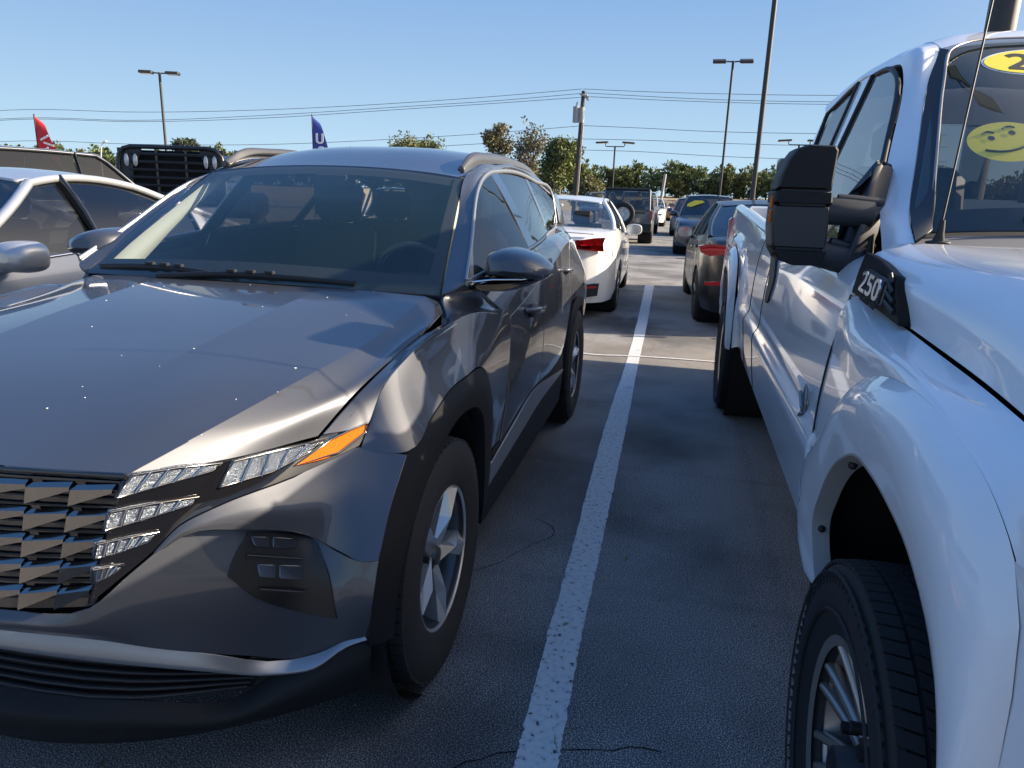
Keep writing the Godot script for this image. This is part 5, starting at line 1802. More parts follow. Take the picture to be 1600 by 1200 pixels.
	for s in [-1, 1]:
		b = Mb.new()
		sweep(b, [Vector3(0.55 * s, 1.66, 0.15), Vector3(0.56 * s, 1.72, 0.0), Vector3(0.56 * s, 1.73, -1.5), Vector3(0.54 * s, 1.66, -1.75)], 0.03, 0.03)
		part("roof_rail", b, M.satin, o)
	# off-roader with the spare wheel on its tail
	var off := {
		"belt": zy("-205 112;-200 116;-120 117;0 117;90 117;150 115;200 112;210 106"),
		"plan": zy("-205 88;-200 92;-120 95;0 95;90 95;170 94;200 90;210 84"),
		"axles": [-1.25, 1.3], "arch": 0.48, "tyre": 0.41, "sill": 0.42, "za": 0.85, "zh": 0.62, "zc": -1.95, "zd": -2.04, "roof": 1.86, "wr": 0.76,
		"windows": [0.78, -0.1, -1.0, -1.9], "handles": [-0.2, -1.05], "seams": [0.7, -0.15, -1.05], "wheels": "off", "tail": 0.02, "nose": 0.04, "fall": 0.05, "roof_crown": 0.02, "crown": 0.04}
	var s6 := off.duplicate()
	s6.merge({"paint": greyp, "roof_paint": M.trim, "glass": M.smoked, "glass2": M.smoked, "back": M.smoked}, true)
	o = car("grey_offroader", "boxy grey off-roader with black roof and a spare wheel on its tail", "car", Vector3(-0.42, 0, -26.0), PI + 0.03, s6)
	var k: Array = M.wheel_off
	var sp := obj("spare_wheel", k[1], M.alloy, o, Vector3(0.1, 1.02, -2.25))
	sp.rotation.y = PI / 2
	obj("tyre", k[0], M.rubber, sp)
	b = Mb.new()
	b.box(Vector3(0, 0.58, -2.15), Vector3(1.85, 0.3, 0.22), Basis.IDENTITY, 0.03)
	part("rear_bumper", b, M.trim, o)
	for s in [-1, 1]:
		b = Mb.new()
		b.box(Vector3(0.86 * s, 1.0, -2.06), Vector3(0.12, 0.32, 0.06), Basis.IDENTITY, 0.01)
		part("tail_lamp", b, M.red_dark, o)
	b = Mb.new()
	sweep(b, [Vector3(-0.76, 1.86, -1.99), Vector3(0.76, 1.86, -1.99)], 0.1, 0.08)
	part("roof_edge", b, M.trim, o)
	# pickup facing us beyond it, and a few more further on
	var tr := off.duplicate()
	tr.merge({"paint": silver, "belt": zy("-290 118;-200 118;-120 118;0 118;90 118;150 116;215 114;225 106"), "plan": zy("-290 92;-200 96;-120 98;0 98;90 98;170 98;215 94;225 84"), "axles": [-1.7, 1.4], "zd": -1.2, "zc": -1.05, "zh": 0.35, "za": 0.95, "windows": [0.85, -0.1, -1.0], "roof": 1.92, "handles": [-0.2], "seams": [0.8, -0.2], "deck": -0.3}, true)
	o = car("silver_pickup", "silver pickup facing the camera, half hidden by the boxy off-roader", "pickup truck", Vector3(-0.55, 0, -35.0), 0.02, tr)
	face_of(o, 0.85, 2.25, 0.95, M.chrome)
	var s7 := xo.duplicate()
	s7.merge({"paint": white}, true)
	o = car("white_crossover", "small white crossover far down the lane beyond the silver pickup", "car", Vector3(-0.35, 0, -46.0), 0.0, s7)
	face_of(o, 0.68, 2.15, 0.9, M.smoke)
	var s8 := xo.duplicate()
	s8.merge({"paint": mat(Color(0.06, 0.075, 0.11), 0.32, 0.4, 1.0), "screen": M.tint}, true)
	o = car("blue_crossover", "dark blue crossover far down the lane behind the slate crossover", "car", Vector3(2.0, 0, -33.5), -0.02, s8)
	face_of(o, 0.68, 2.15, 0.9, M.smoke)
	var s9 := sedan.duplicate()
	s9.merge({"paint": slate}, true)
	o = car("slate_sedan", "dark sedan mostly hidden behind the black sedan, near the thin light pole", "car", Vector3(5.6, 0, -21.0), -0.03, s9)
	var s10 := xo.duplicate()
	s10.merge({"paint": mat(Color(0.5, 0.16, 0.03), 0.4, 0.0, 1.0)}, true)
	o = car("orange_car", "orange car far off at the end of the lane", "car", Vector3(0.6, 0, -62.0), 0.3, s10)
	o = car("white_van_like_car", "white car among the far row, left of the boxy off-roader's roof", "car", Vector3(-6.0, 0, -38.0), 0.2, s7)
	var s11 := suv.duplicate()
	s11.merge({"paint": slate, "glass": M.tint, "glass2": M.tint}, true)
	o = car("slate_estate", "dark estate car in the far row beside the utility pole", "car", Vector3(-3.2, 0, -41.0), 0.0, s11)
	var s12 := sedan.duplicate()
	s12.merge({"paint": white}, true)
	o = car("parked_white_car", "white car beyond the pickup's bed, showing past the towing mirror", "car", Vector3(8.0, 0, -15.0), PI, s12)
	flag_and_rack()


func face_of(o: Node3D, y: float, z: float, w: float, m: Material) -> void:
	var b := Mb.new()
	b.box(Vector3(0, y, z + 0.1), Vector3(w * 0.9, 0.22, 0.12), Basis.IDENTITY, 0.03)
	b.box(Vector3(0, y - 0.26, z + 0.08), Vector3(w * 1.2, 0.1, 0.1), Basis.IDENTITY, 0.02)
	part("grille", b, M.black, o)
	for s in [-1, 1]:
		b = Mb.new()
		b.box(Vector3(s * (w * 0.45 + 0.17), y + 0.06, z - 0.02), Vector3(0.3, 0.1, 0.16), Basis(Vector3.UP, 0.35 * s), 0.02)
		part("headlamp", b, M.reflector, o)


func flag_and_rack() -> void:
	# flatbed pickup with a headache rack, seen over the silver sedan's roof
	var at: Vector3 = q("-885 150.7 -1150")[0]
	at.y = 0.0
	var o := thing("flatbed_pickup", "black flatbed pickup with a louvred cab-guard rack and pairs of oval lamps", "pickup truck", at, 0.25)
	var b := Mb.new()
	# outer frame with rounded shoulders
	var w := 1.08
	var path := [Vector3(-w, 1.0, 0), Vector3(-w, 1.85, 0), Vector3(-w + 0.04, 2.05, 0), Vector3(-w + 0.14, 2.17, 0), Vector3(-w + 0.3, 2.21, 0), Vector3(w - 0.3, 2.21, 0), Vector3(w - 0.14, 2.17, 0), Vector3(w - 0.04, 2.05, 0), Vector3(w, 1.85, 0), Vector3(w, 1.0, 0)]
	sweep(b, path, 0.09, 0.1, Vector3.BACK)
	var r := part("rack_frame", b, M.paint_black, o)
	b = Mb.new()
	b.box(Vector3(0, 1.6, -0.12), Vector3(2.0, 1.1, 0.02))
	part("rack_mesh", b, M.dark, r)
	for s in [-1, 1]:
		b = Mb.new()
		b.prism([Vector2(0, 0), Vector2(0.5, 0), Vector2(0.42, -0.2), Vector2(0.3, -0.34), Vector2(0.26, -0.8), Vector2(0, -0.8)], Vector3(-w * s, 2.18, -0.02), Vector3(s, 0, 0), Vector3.UP, 0.02 * s)
		part("rack_gusset", b, M.trim, o)
		for k in [0.18, 0.36]:
			b = Mb.new()
			b.ball(Vector3(s * (w - k), 1.94, 0.015), Vector3(0.05, 0.13, 0.03), 14, 8)
			part("rack_lamp", b, M.lamp_clear, o)
	for k in 7:
		b = Mb.new()
		b.box(Vector3(0, 1.14 + k * 0.155, -0.01), Vector3(1.7, 0.05, 0.05), Basis(Vector3.RIGHT, 0.5), 0.008)
		part("rack_slat", b, M.trim, o)
	for x in [-0.3, 0.3]:
		b = Mb.new()
		b.box(Vector3(x, 1.6, -0.02), Vector3(0.05, 1.15, 0.04), Basis.IDENTITY, 0.006)
		part("rack_post", b, M.paint_black, o)
	b = Mb.new()
	b.box(Vector3(0, 1.0, 1.3), Vector3(2.3, 0.1, 2.8), Basis.IDENTITY, 0.02)
	part("flat_bed", b, M.trim, o)
	b = Mb.new()
	b.box(Vector3(0, 1.2, -1.15), Vector3(1.9, 0.75, 1.9), Basis.IDENTITY, 0.1)
	b.box(Vector3(0, 1.8, -1.05), Vector3(1.75, 0.66, 1.5), Basis.IDENTITY, 0.14)
	b.box(Vector3(0, 1.05, -2.7), Vector3(1.9, 0.6, 1.4), Basis.IDENTITY, 0.12)
	part("cab", b, M.paint_black, o)
	b = Mb.new()
	b.box(Vector3(0, 1.98, -0.27), Vector3(0.5, 0.05, 0.03), Basis.IDENTITY, 0.01)
	part("brake_lamp", b, M.red, o)
	add_wheels(o, "off", [Vector2(-0.95, 1.2), Vector2(0.95, 1.2), Vector2(-0.9, -2.6), Vector2(0.9, -2.6)])



func light_pole(foot: Vector3, height: float, label: String, heads: String, thick := 0.13, turn := 0.0, lean := Vector3.ZERO) -> Node3D:
	var o := thing("light_pole", label, "light pole", foot, turn, "tall light poles standing over the lot")
	var b := Mb.new()
	b.box(Vector3(0, 0.35, 0), Vector3(0.5, 0.7, 0.5), Basis.IDENTITY, 0.03)
	part("pole_base", b, M.concrete, o)
	b = Mb.new()
	sweep(b, [Vector3(0, 0.6, 0), Vector3(0, height, 0) + lean], thick, thick, Vector3.BACK)
	part("pole", b, M.polebrown, o)
	var sides := [] if heads == "none" else [-1.0, 1.0]
	for s in sides:
		b = Mb.new()
		var c := Vector3(0.62 * s, height - 0.02, 0) + lean
		if heads == "arms":
			c = Vector3(1.0 * s, height + 0.28, 0)
			b.tube([Vector3(0, height, 0), Vector3(0.66 * s, height, 0), Vector3(0.72 * s, height + 0.06, 0), Vector3(0.72 * s, height + 0.28, 0)], 0.04, 6)
			b.box(c, Vector3(0.95, 0.12, 0.5), Basis(Vector3.BACK, -0.06 * s), 0.04)
		else:
			b.tube([Vector3(0, height - 0.05, 0) + lean, c], 0.04, 6)
			b.box(c + Vector3(0.1 * s, 0, 0), Vector3(0.72, 0.16, 0.5), Basis(Vector3.RIGHT, 0.35 if heads == "tilted" else 0.0), 0.03)
		var h := part("lamp_head", b, M.polebrown, o)
		b = Mb.new()
		if heads == "arms": b.box(c - Vector3(0, 0.065, 0), Vector3(0.8, 0.02, 0.4), Basis(Vector3.BACK, -0.06 * s))
		else: b.box(c + Vector3(0.1 * s, -0.083, 0.0), Vector3(0.6, 0.02, 0.4), Basis(Vector3.RIGHT, 0.35 if heads == "tilted" else 0.0))
		part("lamp_lens", b, M.lamp_clear, h)
	return o


func leaf_mesh(k: int, size: float, wide := 0.5) -> ArrayMesh:
	# a spray of k leaves about a point
	var b := Mb.new()
	for i in k:
		var d := Vector3(rng.randf_range(-1, 1), rng.randf_range(-0.7, 1), rng.randf_range(-1, 1)).normalized()
		var x := d.cross(Vector3(rng.randf_range(-1, 1), rng.randf_range(-1, 1), rng.randf_range(-1, 1))).normalized()
		var n := x.cross(d).normalized()
		var s := size * rng.randf_range(0.7, 1.3)
		var c := d * size * 0.35
		b.face([c, c + d * s * 0.5 + x * s * wide * 0.5 + n * s * 0.08, c + d * s, c + d * s * 0.5 - x * s * wide * 0.5 + n * s * 0.08], n)
	return b.done()


func scatter(called: String, mesh: Mesh, m: Material, spots: Array, tints: Array, par: Node) -> MultiMeshInstance3D:
	var mm := MultiMesh.new()
	mm.transform_format = MultiMesh.TRANSFORM_3D
	mm.use_colors = true
	mm.mesh = mesh
	mm.instance_count = spots.size()
	for i in spots.size():
		mm.set_instance_transform(i, spots[i])
		mm.set_instance_color(i, tints[i])
	var o := MultiMeshInstance3D.new()
	o.name = numbered(called) if par == self else called
	o.multimesh = mm
	o.material_override = m
	o.set_meta("kind", "stuff")
	par.add_child(o, true)
	return o


func rot() -> Basis:
	return Basis(Vector3(rng.randf_range(-1, 1), rng.randf_range(-1, 1), rng.randf_range(-1, 1)).normalized(), rng.randf() * TAU)


func limbs(b: Mb, from: Vector3, dir: Vector3, length: float, r: float, depth: int, tips: Array) -> void:
	var path := [from]
	var rad := [r]
	var d := dir
	for i in 4:
		d = (d + Vector3(rng.randf_range(-0.22, 0.22), rng.randf_range(-0.05, 0.2), rng.randf_range(-0.22, 0.22))).normalized()
		path.append(path[-1] + d * length / 4.0)
		rad.append(r * (1.0 - 0.12 * (i + 1)))
	b.tube(path, rad, 6 if depth > 1 else 4, false)
	tips.append(path[-1])
	if depth == 0: return
	for k in rng.randi_range(2, 4):
		var side := Vector3(rng.randf_range(-1, 1), rng.randf_range(0.0, 0.7), rng.randf_range(-1, 1)).normalized()
		limbs(b, path[rng.randi_range(2, 4)], (d * 0.6 + side).normalized(), length * rng.randf_range(0.5, 0.75), r * 0.5, depth - 1, tips)


func tree(called: String, label: String, foot: Vector3, h: float, w: float, leaf: Color, count: int, size := 0.2, deep := 3) -> void:
	var o := thing(called, label, "tree", foot)
	var b := Mb.new()
	var tips := []
	limbs(b, Vector3.ZERO, Vector3.UP, h * 0.4, 0.035 * h, deep, tips)
	# the limbs are scaled to the crown's width
	var far_ := 0.1
	var top := 0.1
	for t in tips:
		far_ = maxf(far_, Vector2(t.x, t.z).length())
		top = maxf(top, t.y)
	var sc := Vector3(w / 2.0 / far_ * 0.9, h / top * 0.95, w / 2.0 / far_ * 0.9)
	for i in b.v.size():
		b.v[i] *= Vector3(lerpf(1.0, sc.x, clampf(b.v[i].y / (h * 0.2), 0, 1)), sc.y, lerpf(1.0, sc.z, clampf(b.v[i].y / (h * 0.2), 0, 1)))
	part("trunk", b, M.bark, o)
	var spots := []
	var tints := []
	var lobes := []
	for t in tips: lobes.append([t * sc, rng.randf_range(0.1, 0.2) * w])
	for i in count:
		var l: Array = lobes[rng.randi() % lobes.size()]
		var d := Vector3(rng.randfn(), rng.randfn() * 0.8, rng.randfn()).normalized() * pow(rng.randf(), 0.45)
		var p: Vector3 = l[0] + d * l[1]
		if p.y < h * 0.12: continue
		spots.append(Transform3D(rot().scaled(Vector3.ONE * rng.randf_range(0.7, 1.4)), p))
		var c := leaf * rng.randf_range(0.65, 1.35)
		c.r *= rng.randf_range(0.85, 1.25)
		tints.append(Color(c.r, c.g, c.b))
	if count > 0: scatter("crown", leaf_mesh(5, size), M.leaf, spots, tints, o)


func feather_flag(foot: Vector3, height: float, cloth: Color, label: String, turn: float, letters: String) -> void:
	var o := thing("feather_flag", label, "flag", foot, turn)
	var b := Mb.new()
	var path := []
	for i in 14:
		var t := i / 13.0
		path.append(Vector3(0.0, height * t, 0))
	b.tube(path, 0.02, 6)
	part("flag_pole", b, M.black, o)
	b = Mb.new()
	var edge := []
	var free := []
	for i in 20:
		var t := 0.12 + 0.88 * i / 19.0
		var k := t * 13.0
		var p: Vector3 = (path[int(k)] as Vector3).lerp(path[mini(int(k) + 1, 13)], k - int(k))
		edge.append(p)
		var wd := 0.03 + 0.66 * pow(clampf((1.0 - t) * height / 1.5, 0.0, 1.0), 0.42)
		free.append(Vector3(wd, p.y - 0.12 - 0.1 * wd, 0.06 * sin(i * 0.9)))
	skin(b, [edge, free], 2, 6, Vector3(0, 2, -5), 0.0, 0.0)
	var f := part("flag_cloth", b, mat(cloth, 0.85), o)
	if letters == "":
		for k in [[0.3, 0.75, 0.3, 0.5], [0.42, 0.95, 0.34, -0.3], [0.3, 1.12, 0.26, 0.6], [0.45, 1.25, 0.3, -0.2]]:
			var st := Mb.new()
			st.box(Vector3(k[0], height - k[1], 0.09), Vector3(k[2], 0.06, 0.01), Basis(Vector3.BACK, k[3]))
			part("flag_mark", st, M.sticker_white, f)
	for i in letters.length():
		var l := obj("flag_letter", words(letters[i], 0.42, 0.015), M.sticker_white, f, Vector3(0.3 + 0.05 * i, height - 0.95 - i * 0.5, 0.1))
		l.rotation.z = -PI / 2 if cloth.r > cloth.b else 0.0


func surroundings() -> void:
	M.concrete = mat(Color(0.34, 0.33, 0.31), 0.9)
	M.polebrown = mat(Color(0.035, 0.032, 0.03), 0.5)
	M.wood = mat(Color(0.075, 0.062, 0.052), 0.9)
	M.bark = mat(Color(0.14, 0.12, 0.1), 0.95)
	M.leaf = mat(Color.WHITE, 0.7)
	M.leaf.vertex_color_use_as_albedo = true
	M.leaf.backlight_enabled = true
	M.leaf.backlight = Color(0.5, 0.5, 0.35)
	# dry grass bank at the far side
	var b := Mb.new()
	var hills := noise(0.03, 3, 8)
	for i in 81:
		var x := -400.0 + i * 10.0
		for k in [[-92.0, 0.01], [-112.0, 0.9], [-140.0, 2.3], [-170.0, 3.0], [-420.0, 3.5]]:
			b.vert(Vector3(x, k[1] + (hills.get_noise_2d(x, k[0]) * 0.35 if k[1] > 0.1 else 0.0), k[0]), Vector3.UP, Vector2(x, k[0]))
		if i > 0:
			for k in 4: b.quad((i - 1) * 5 + k, i * 5 + k, i * 5 + k + 1, (i - 1) * 5 + k + 1)
	var gm := mat(Color.WHITE, 0.95)
	gm.albedo_texture = ntex(noise(0.03, 4, 31), 512, [[0.2, Color(0.16, 0.125, 0.06).linear_to_srgb()], [0.5, Color(0.27, 0.21, 0.11).linear_to_srgb()], [0.8, Color(0.36, 0.29, 0.17).linear_to_srgb()]])
	world_tri(gm, 14.0)
	struct(obj("grass_bank", b.done(), gm))
	# far wood: one mass of leaves on its trunks, along the bank and down the right side
	var spots := []
	var tints := []
	var path := [Vector3(-330, 2.5, -150), Vector3(-120, 2.6, -152), Vector3(20, 2.6, -150), Vector3(105, 2.0, -146), Vector3(118, 0, -60), Vector3(110, 0, 50)]
	var woods := noise(0.02, 3, 6)
	var tb := Mb.new()
	for i in path.size() - 1:
		var a: Vector3 = path[i]
		var c: Vector3 = path[i + 1]
		var l := (c - a).length()
		for j in int(l / 1.15):
			var p := a.lerp(c, (j + rng.randf()) / (l / 1.15)) + Vector3(rng.randf_range(-3, 3), 0, rng.randf_range(-7, 4))
			var h := rng.randf_range(4.2, 7.0) + 1.6 * woods.get_noise_2d(p.x, p.z)
			if p.x < -100.0: h *= 1.25
			var w := rng.randf_range(3.0, 5.5)
			tb.tube([p, p + Vector3(rng.randf_range(-0.4, 0.4), h * 0.7, 0)], [0.16, 0.07], 5, false)
			var base := Color(0.1, 0.135, 0.05).lerp(Color(0.18, 0.165, 0.06), pow(rng.randf(), 2.2)) * rng.randf_range(0.75, 1.25)
			var lobes := []
			for k in 9:
				lobes.append([p + Vector3(rng.randf_range(-0.4, 0.4) * w, h * rng.randf_range(0.12, 0.86), rng.randf_range(-0.4, 0.4) * w), rng.randf_range(0.16, 0.3) * w])
			for k in 150:
				var lb: Array = lobes[k % 9]
				var d: Vector3 = Vector3(rng.randfn(), rng.randfn(), rng.randfn()).normalized() * pow(rng.randf(), 0.4) * lb[1]
				var at: Vector3 = lb[0] + d
				spots.append(Transform3D(rot().scaled(Vector3.ONE * rng.randf_range(0.7, 1.4)), Vector3(at.x, maxf(at.y, p.y + 0.2), at.z)))
				var t := base * rng.randf_range(0.7, 1.3)
				tints.append(Color(t.r, t.g, t.b))
	var wd := scatter("far_wood", leaf_mesh(5, 0.62), M.leaf, spots, tints, self)
	wd.set_meta("label", "long wood of low oaks along the far edge of the lot")
	wd.set_meta("category", "wood")
	var tk := part("far_trunks", tb, M.bark, wd)
	tk.set_meta("kind", "stuff")
	# single trees
	for t in [
		["half_bare_tree", "half bare grey tree, tallest in the clump left of the utility pole", q("-1096.9 132.8 -5600")[0], 7.4, 5.4, Color(0.13, 0.12, 0.07), 700, 0.2, 4],
		["thin_tree", "thin pale-leaved tree at the left end of the clump before the utility pole", q("-1443.1 155.2 -5900")[0], 7.6, 3.2, Color(0.14, 0.13, 0.07), 700, 0.22, 3],
		["bushy_tree", "bushy green tree right beside the utility pole's foot", q("-784.3 141.2 -5300")[0], 5.6, 4.0, Color(0.11, 0.135, 0.04), 3600, 0.2, 3],
		["low_bush", "low yellow-green bush right of the utility pole", q("-713.7 126.5 -6400")[0], 3.2, 4.6, Color(0.13, 0.13, 0.05), 1800, 0.2, 2],
		["olive_bush", "low olive bush in front of the bushy tree left of the utility pole", q("-825.9 129.4 -5000")[0], 3.0, 3.2, Color(0.13, 0.145, 0.05), 1600, 0.18, 2],
		["green_tree", "green tree whose top shows over the middle of the grey crossover's roof", q("-2286.6 136 -6000")[0], 6.0, 6.5, Color(0.12, 0.14, 0.045), 3000, 0.22, 3],
		["dark_tree", "dark round tree showing over the flatbed's rack", q("-5170.2 94.1 -7000")[0], 6.3, 4.5, Color(0.045, 0.06, 0.03), 2600, 0.22, 3],
		["small_tree", "small tree top just left of the green one above the crossover's roof", q("-4111.8 113.1 -9000")[0], 7.2, 3.4, Color(0.07, 0.085, 0.03), 1200, 0.24, 3]]:
		var f: Vector3 = t[2]
		f.y = 0.0
		tree(t[0], t[1], f, t[3], t[4], t[5], t[6], t[7], t[8])
	# a tree to the right of the lot, seen in the crossover's side windows
	tree("spreading_tree", "spreading tree right of the lot, mirrored in the crossover's front window", Vector3(27, 0, -17), 7.5, 8.0, Color(0.06, 0.08, 0.03), 2200, 0.25, 3)
	# light poles
	var flat := func(a: Array) -> Vector3: return Vector3(a[0].x, 0, a[0].z)
	var p1: Vector3 = q("331.9 461.6 -1850")[0]
	light_pole(Vector3(p1.x, 0, p1.z), 10.0, "near thin dark light pole whose top runs out of the picture beside the pickup", "box", 0.125)
	p1 = q("357.4 629.9 -4200")[0]
	light_pole(Vector3(p1.x, 0, p1.z), q("361.7 911.4 -4200")[0].y, "dark light pole with two square heads between the wires and the near thin pole", "tilted", 0.13)
	p1 = q("-2811.1 575.8 -3600")[0]
	light_pole(Vector3(p1.x, 0, p1.z), q("-2811.2 770.8 -3600")[0].y, "light pole with flat heads over the flatbed's rack at the left", "box", 0.13, 0.35)
	p1 = q("-380.4 400.9 -5500")[0]
	light_pole(Vector3(p1.x, 0, p1.z), q("-380.5 544.8 -5500")[0].y, "shorter light pole with two raised heads on arms above the off-roader", "arms", 0.13)
	p1 = q("933.2 587.7 -5500")[0]
	light_pole(Vector3(p1.x, 0, p1.z), p1.y - 0.1, "light pole with raised heads, half hidden by the towing mirror", "arms", 0.13)
	p1 = q("378.9 296.9 -480")[0]
	light_pole(Vector3(p1.x, 0, p1.z), 10.0, "thick dark light pole standing right behind the pickup's cab roof", "box", 0.19)
	var o := thing("street_lamp", "slim white street lamp with a curved arm far off at the left", "street lamp", flat.call(q("-5421.3 404.8 -6000")), -0.4)
	b = Mb.new()
	var hh: float = q("-5421.5 458.5 -6000")[0].y
	b.tube(crv([Vector3(0, 0, 0), Vector3(0, hh, 0), Vector3(0.2, hh + 0.45, 0), Vector3(0.75, hh + 0.8, 0)], 5), 0.06, 6)
	b.box(Vector3(0.95, hh + 0.86, 0), Vector3(0.6, 0.1, 0.25), Basis(Vector3.BACK, 0.2), 0.03)
	part("lamp_post", b, M.sticker_white, o)
	o = thing("marker_post", "pale slanted post standing before the far wood beside the silver pickup", "post", flat.call(q("-62.6 136.7 -7000")))
	b = Mb.new()
	b.tube([Vector3(0, 0, 0), Vector3(0.35, 4.1, 0)], 0.14, 8)
	part("post", b, M.concrete, o)
	# utility pole and its wires
	var u0: Vector3 = flat.call(q("-568 183.6 -4800"))
	var u1: Vector3 = q("-544.4 840.7 -4800")[0]
	o = thing("utility_pole", "leaning wooden utility pole with a transformer can and cut-outs", "utility pole", u0)
	org = u0
	b = Mb.new()
	var up := (u1 - u0).normalized()
	b.tube([u0, u0.lerp(u1, 0.5), u1], [0.19, 0.16, 0.13], 10)
	part("pole_shaft", b, M.wood, o)
	b = Mb.new()
	var tcan: Vector3 = q("-582.9 690.3 -4770")[0]
	b.tube([tcan - Vector3(0, 0.5, 0), tcan + Vector3(0, 0.5, 0)], 0.21, 12)
	b.tube([tcan + Vector3(0, 0.5, 0), tcan + Vector3(0.05, 0.8, 0)], 0.05, 6)
	part("transformer", b, M.concrete, o)
	b = Mb.new()
	var c2: Vector3 = q("-544.5 690.5 -4770")[0]
	b.tube([c2 - Vector3(0, 0.5, 0), c2 + Vector3(0, 0.45, 0)], 0.17, 12)
	part("transformer", b, M.concrete, o)
	b = Mb.new()
	b.tube([q("-567.3 819.6 -4790")[0], q("-502.7 800 -4790")[0]], 0.06, 6)
	b.tube([q("-532.7 807.8 -4790")[0], q("-505.7 780.3 -4790")[0]], 0.07, 6)
	b.tube([q("-520.5 815.7 -4790")[0], q("-519.3 796 -4790")[0]], 0.06, 6)
	part("cross_arm", b, M.concrete, o)
	b = Mb.new()
	b.tube([q("-533.8 627.8 -4780")[0], q("-543.9 196.7 -4780")[0]], 0.045, 6)
	part("riser", b, M.concrete, o)
	org = Vector3.ZERO
	var wires := {
		"topmost wire running left from the utility pole": q("-557.8 852.5 -4800;-1097.4 797.5 -4720;-1700.1 745.4 -4640;-2772.8 674.2 -4500;-3720.7 644.5 -4400;-4395.3 646 -4300;-5119.2 609.9 -4250"),
		"second wire running left from the pole head": q("-560.5 824.9 -4800;-1096.6 769.6 -4720;-1700.2 721 -4640;-2775.3 636.7 -4500;-3727.5 588.9 -4400;-4404.5 590 -4300;-5132.2 548 -4250"),
		"third wire, close under the second, running left from the pole head": q("-559.2 801.2 -4800;-1096.1 753.6 -4720;-1700.3 704.8 -4640;-2776.4 620 -4500;-3728.5 580.3 -4400;-4406 581.3 -4300;-5134 539.2 -4250"),
		"upper of the cables strung left below the transformer": q("-566.1 621.4 -4800;-1090.9 567.5 -4720;-1701.2 515.7 -4640;-2787.9 446.9 -4500;-3747 429 -4400;-4430.6 433 -4300;-5164.1 396 -4250"),
		"middle cable strung left below the transformer": q("-574.5 540.2 -4800;-1089 501.9 -4720;-1701.5 453.3 -4640;-2791.9 387 -4500;-3755.1 363.3 -4400;-4442.3 362.3 -4300;-5178.3 328.1 -4250"),
		"lowest cable strung left below the transformer": q("-579.1 466.6 -4800;-1087 431.8 -4720;-1701.8 390.4 -4640;-2795.3 335.4 -4500;-3760.5 319.3 -4400;-4449.6 317.8 -4300;-5187.9 282.6 -4250"),
		"topmost wire running right from the utility pole": q("-549.3 852.5 -4800;-180.5 843.9 -4850;228 839.4 -4900;985.9 842.3 -5000;1720.5 860.7 -5100"),
		"second wire running right from the pole head": q("-539.5 828.9 -4800;-178.4 816.5 -4850;231.4 804.4 -4900;991 804 -5000;1726.9 822.9 -5100"),
		"third wire running right from the pole head": q("-504.2 805.3 -4800;-176.9 796.8 -4850;233 788.8 -4900;993.1 788.6 -5000;1730.1 803.9 -5100"),
		"upper of the cables strung right from the pole's middle": q("-557.7 625.5 -4800;-163.2 618.3 -4850;250.6 607.6 -4900;1017.2 610 -5000;1761.3 620.2 -5100"),
		"middle cable strung right from the pole's middle": q("-565.9 540.3 -4800;-157.3 542 -4850;257.6 535.8 -4900;1027.3 535.3 -5000;1773.8 546.6 -5100"),
		"lowest cable strung right from the pole's middle": q("-570.7 470.8 -4800;-151.7 469.1 -4850;265.5 455.5 -4900;1039 448.1 -5000;1789.1 456.8 -5100")}
	for k in wires:
		b = Mb.new()
		b.tube(crv(wires[k], 6), 0.016, 5, false)
		tag(part("power_line", b, M.black), k, "wire", "overhead wires along the far edge")
	# feather flags
	var f1: Vector3 = q("-1976.7 247.3 -1900")[0]
	feather_flag(Vector3(f1.x, 0, f1.z), q("-1973 363 -1900")[0].y, Color(0.6, 0.035, 0.04), "red feather flag with white marks above the long estate's roof", 0.25, "")
	f1 = q("-1336.8 322.8 -2600")[0]
	feather_flag(Vector3(f1.x, 0, f1.z), q("-1342.8 445.7 -2600")[0].y, Color(0.05, 0.07, 0.32), "blue feather flag with white letters above the crossover's roof", 0.25, "USED")
	# little flag on a stick past the towing mirror
	var sf: Vector3 = q("259.4 146.7 -760")[0]
	o = thing("small_flag", "small stars-and-stripes flag on a stick just left of the towing mirror", "flag", sf)
	b = Mb.new()
	b.tube([Vector3(0, -0.1, 0), Vector3(0.01, 0.24, 0)], 0.004, 5)
	part("flag_stick", b, M.sticker_white, o)
	for i in 7:
		b = Mb.new()
		b.box(Vector3(0.07, 0.2 - i * 0.014, 0), Vector3(0.13, 0.014, 0.003), Basis(Vector3.BACK, -0.25))
		part("flag_stripe", b, M.red_bright if i % 2 == 0 else M.sticker_white, o)
	b = Mb.new()
	b.box(Vector3(0.035, 0.19, 0.002), Vector3(0.06, 0.06, 0.004), Basis(Vector3.BACK, -0.25))
	part("flag_canton", b, mat(Color(0.03, 0.04, 0.2), 0.8), o)
	litter()


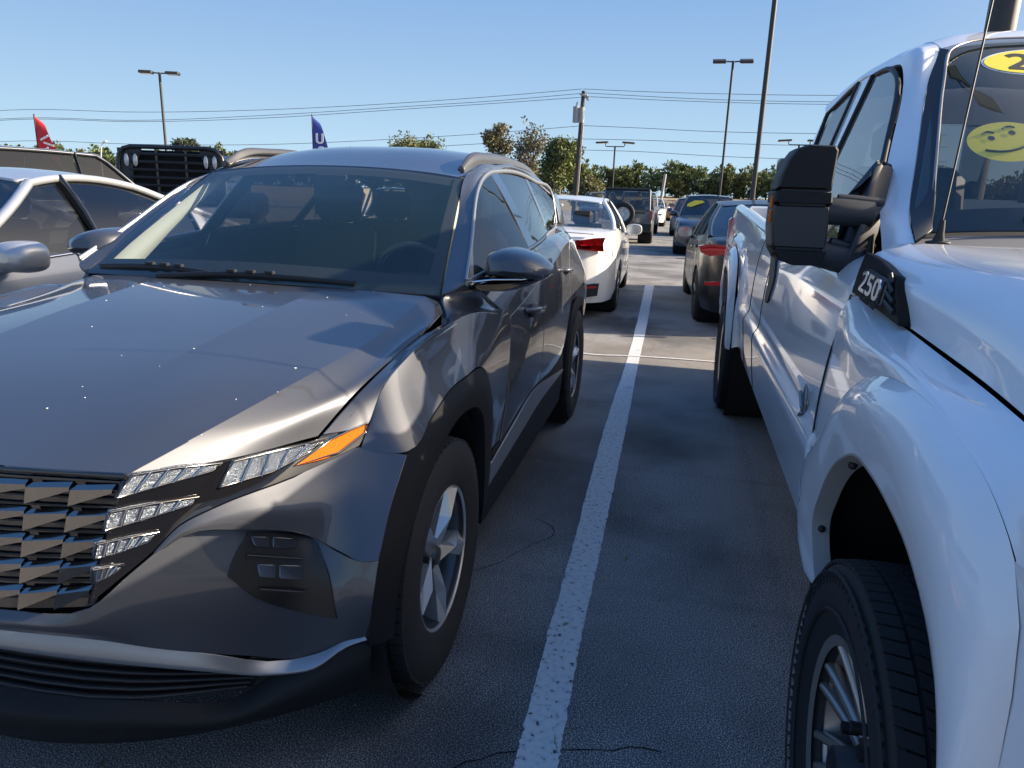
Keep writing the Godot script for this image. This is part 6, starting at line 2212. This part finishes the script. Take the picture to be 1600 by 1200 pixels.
func litter() -> void:
	# twigs, leaf scraps and grit lying on the asphalt
	var twig := Mb.new()
	twig.tube([Vector3(-0.5, 0, 0), Vector3(-0.1, 0.02, 0.06), Vector3(0.5, 0, 0)], 0.03, 4)
	var spots := []
	var tints := []
	for i in 90:
		var p := Vector3(rng.randf_range(-0.5, 3.0), 0.006, rng.randf_range(-7.0, 1.3))
		var s := rng.randf_range(0.03, 0.09)
		spots.append(Transform3D(Basis(Vector3.UP, rng.randf() * TAU).scaled_local(Vector3(s, 0.04, 0.05)), p))
		var g := rng.randf_range(0.14, 0.4)
		tints.append(Color(g, g * 0.9, g * 0.72))
	var lm := mat(Color.WHITE, 0.9)
	lm.vertex_color_use_as_albedo = true
	scatter("twigs", twig.done(), lm, spots, tints, self)
	var stone := Mb.new()
	stone.ball(Vector3.ZERO, Vector3(0.5, 0.35, 0.42), 6, 4)
	spots = []
	tints = []
	for i in 2600:
		var p := Vector3(rng.randf_range(-1.2, 3.2), 0.001, lerpf(1.6, -6.5, pow(rng.randf(), 1.4)))
		var s := rng.randf_range(0.003, 0.008) if rng.randf() < 0.96 else rng.randf_range(0.008, 0.014)
		spots.append(Transform3D(rot().scaled(Vector3(s, s, s)), p))
		var g := rng.randf_range(0.12, 0.5)
		tints.append(Color(g, g * 0.96, g * 0.9))
	scatter("grit", stone.done(), lm, spots, tints, self)
	var leaf := Mb.new()
	leaf.face([Vector3(-0.5, 0.0, 0), Vector3(0, 0.06, 0.22), Vector3(0.5, 0.02, 0), Vector3(0, 0.06, -0.2)], Vector3.UP)
	spots = []
	tints = []
	for i in 50:
		spots.append(Transform3D(Basis(Vector3.UP, rng.randf() * TAU).scaled_local(Vector3.ONE * rng.randf_range(0.02, 0.045)), Vector3(rng.randf_range(-0.4, 3.0), 0.006, rng.randf_range(-6.0, 1.3))))
		var g := rng.randf_range(0.08, 0.25)
		tints.append(Color(g, g * 0.8, g * 0.5))
	scatter("fallen_leaves", leaf.done(), lm, spots, tints, self)
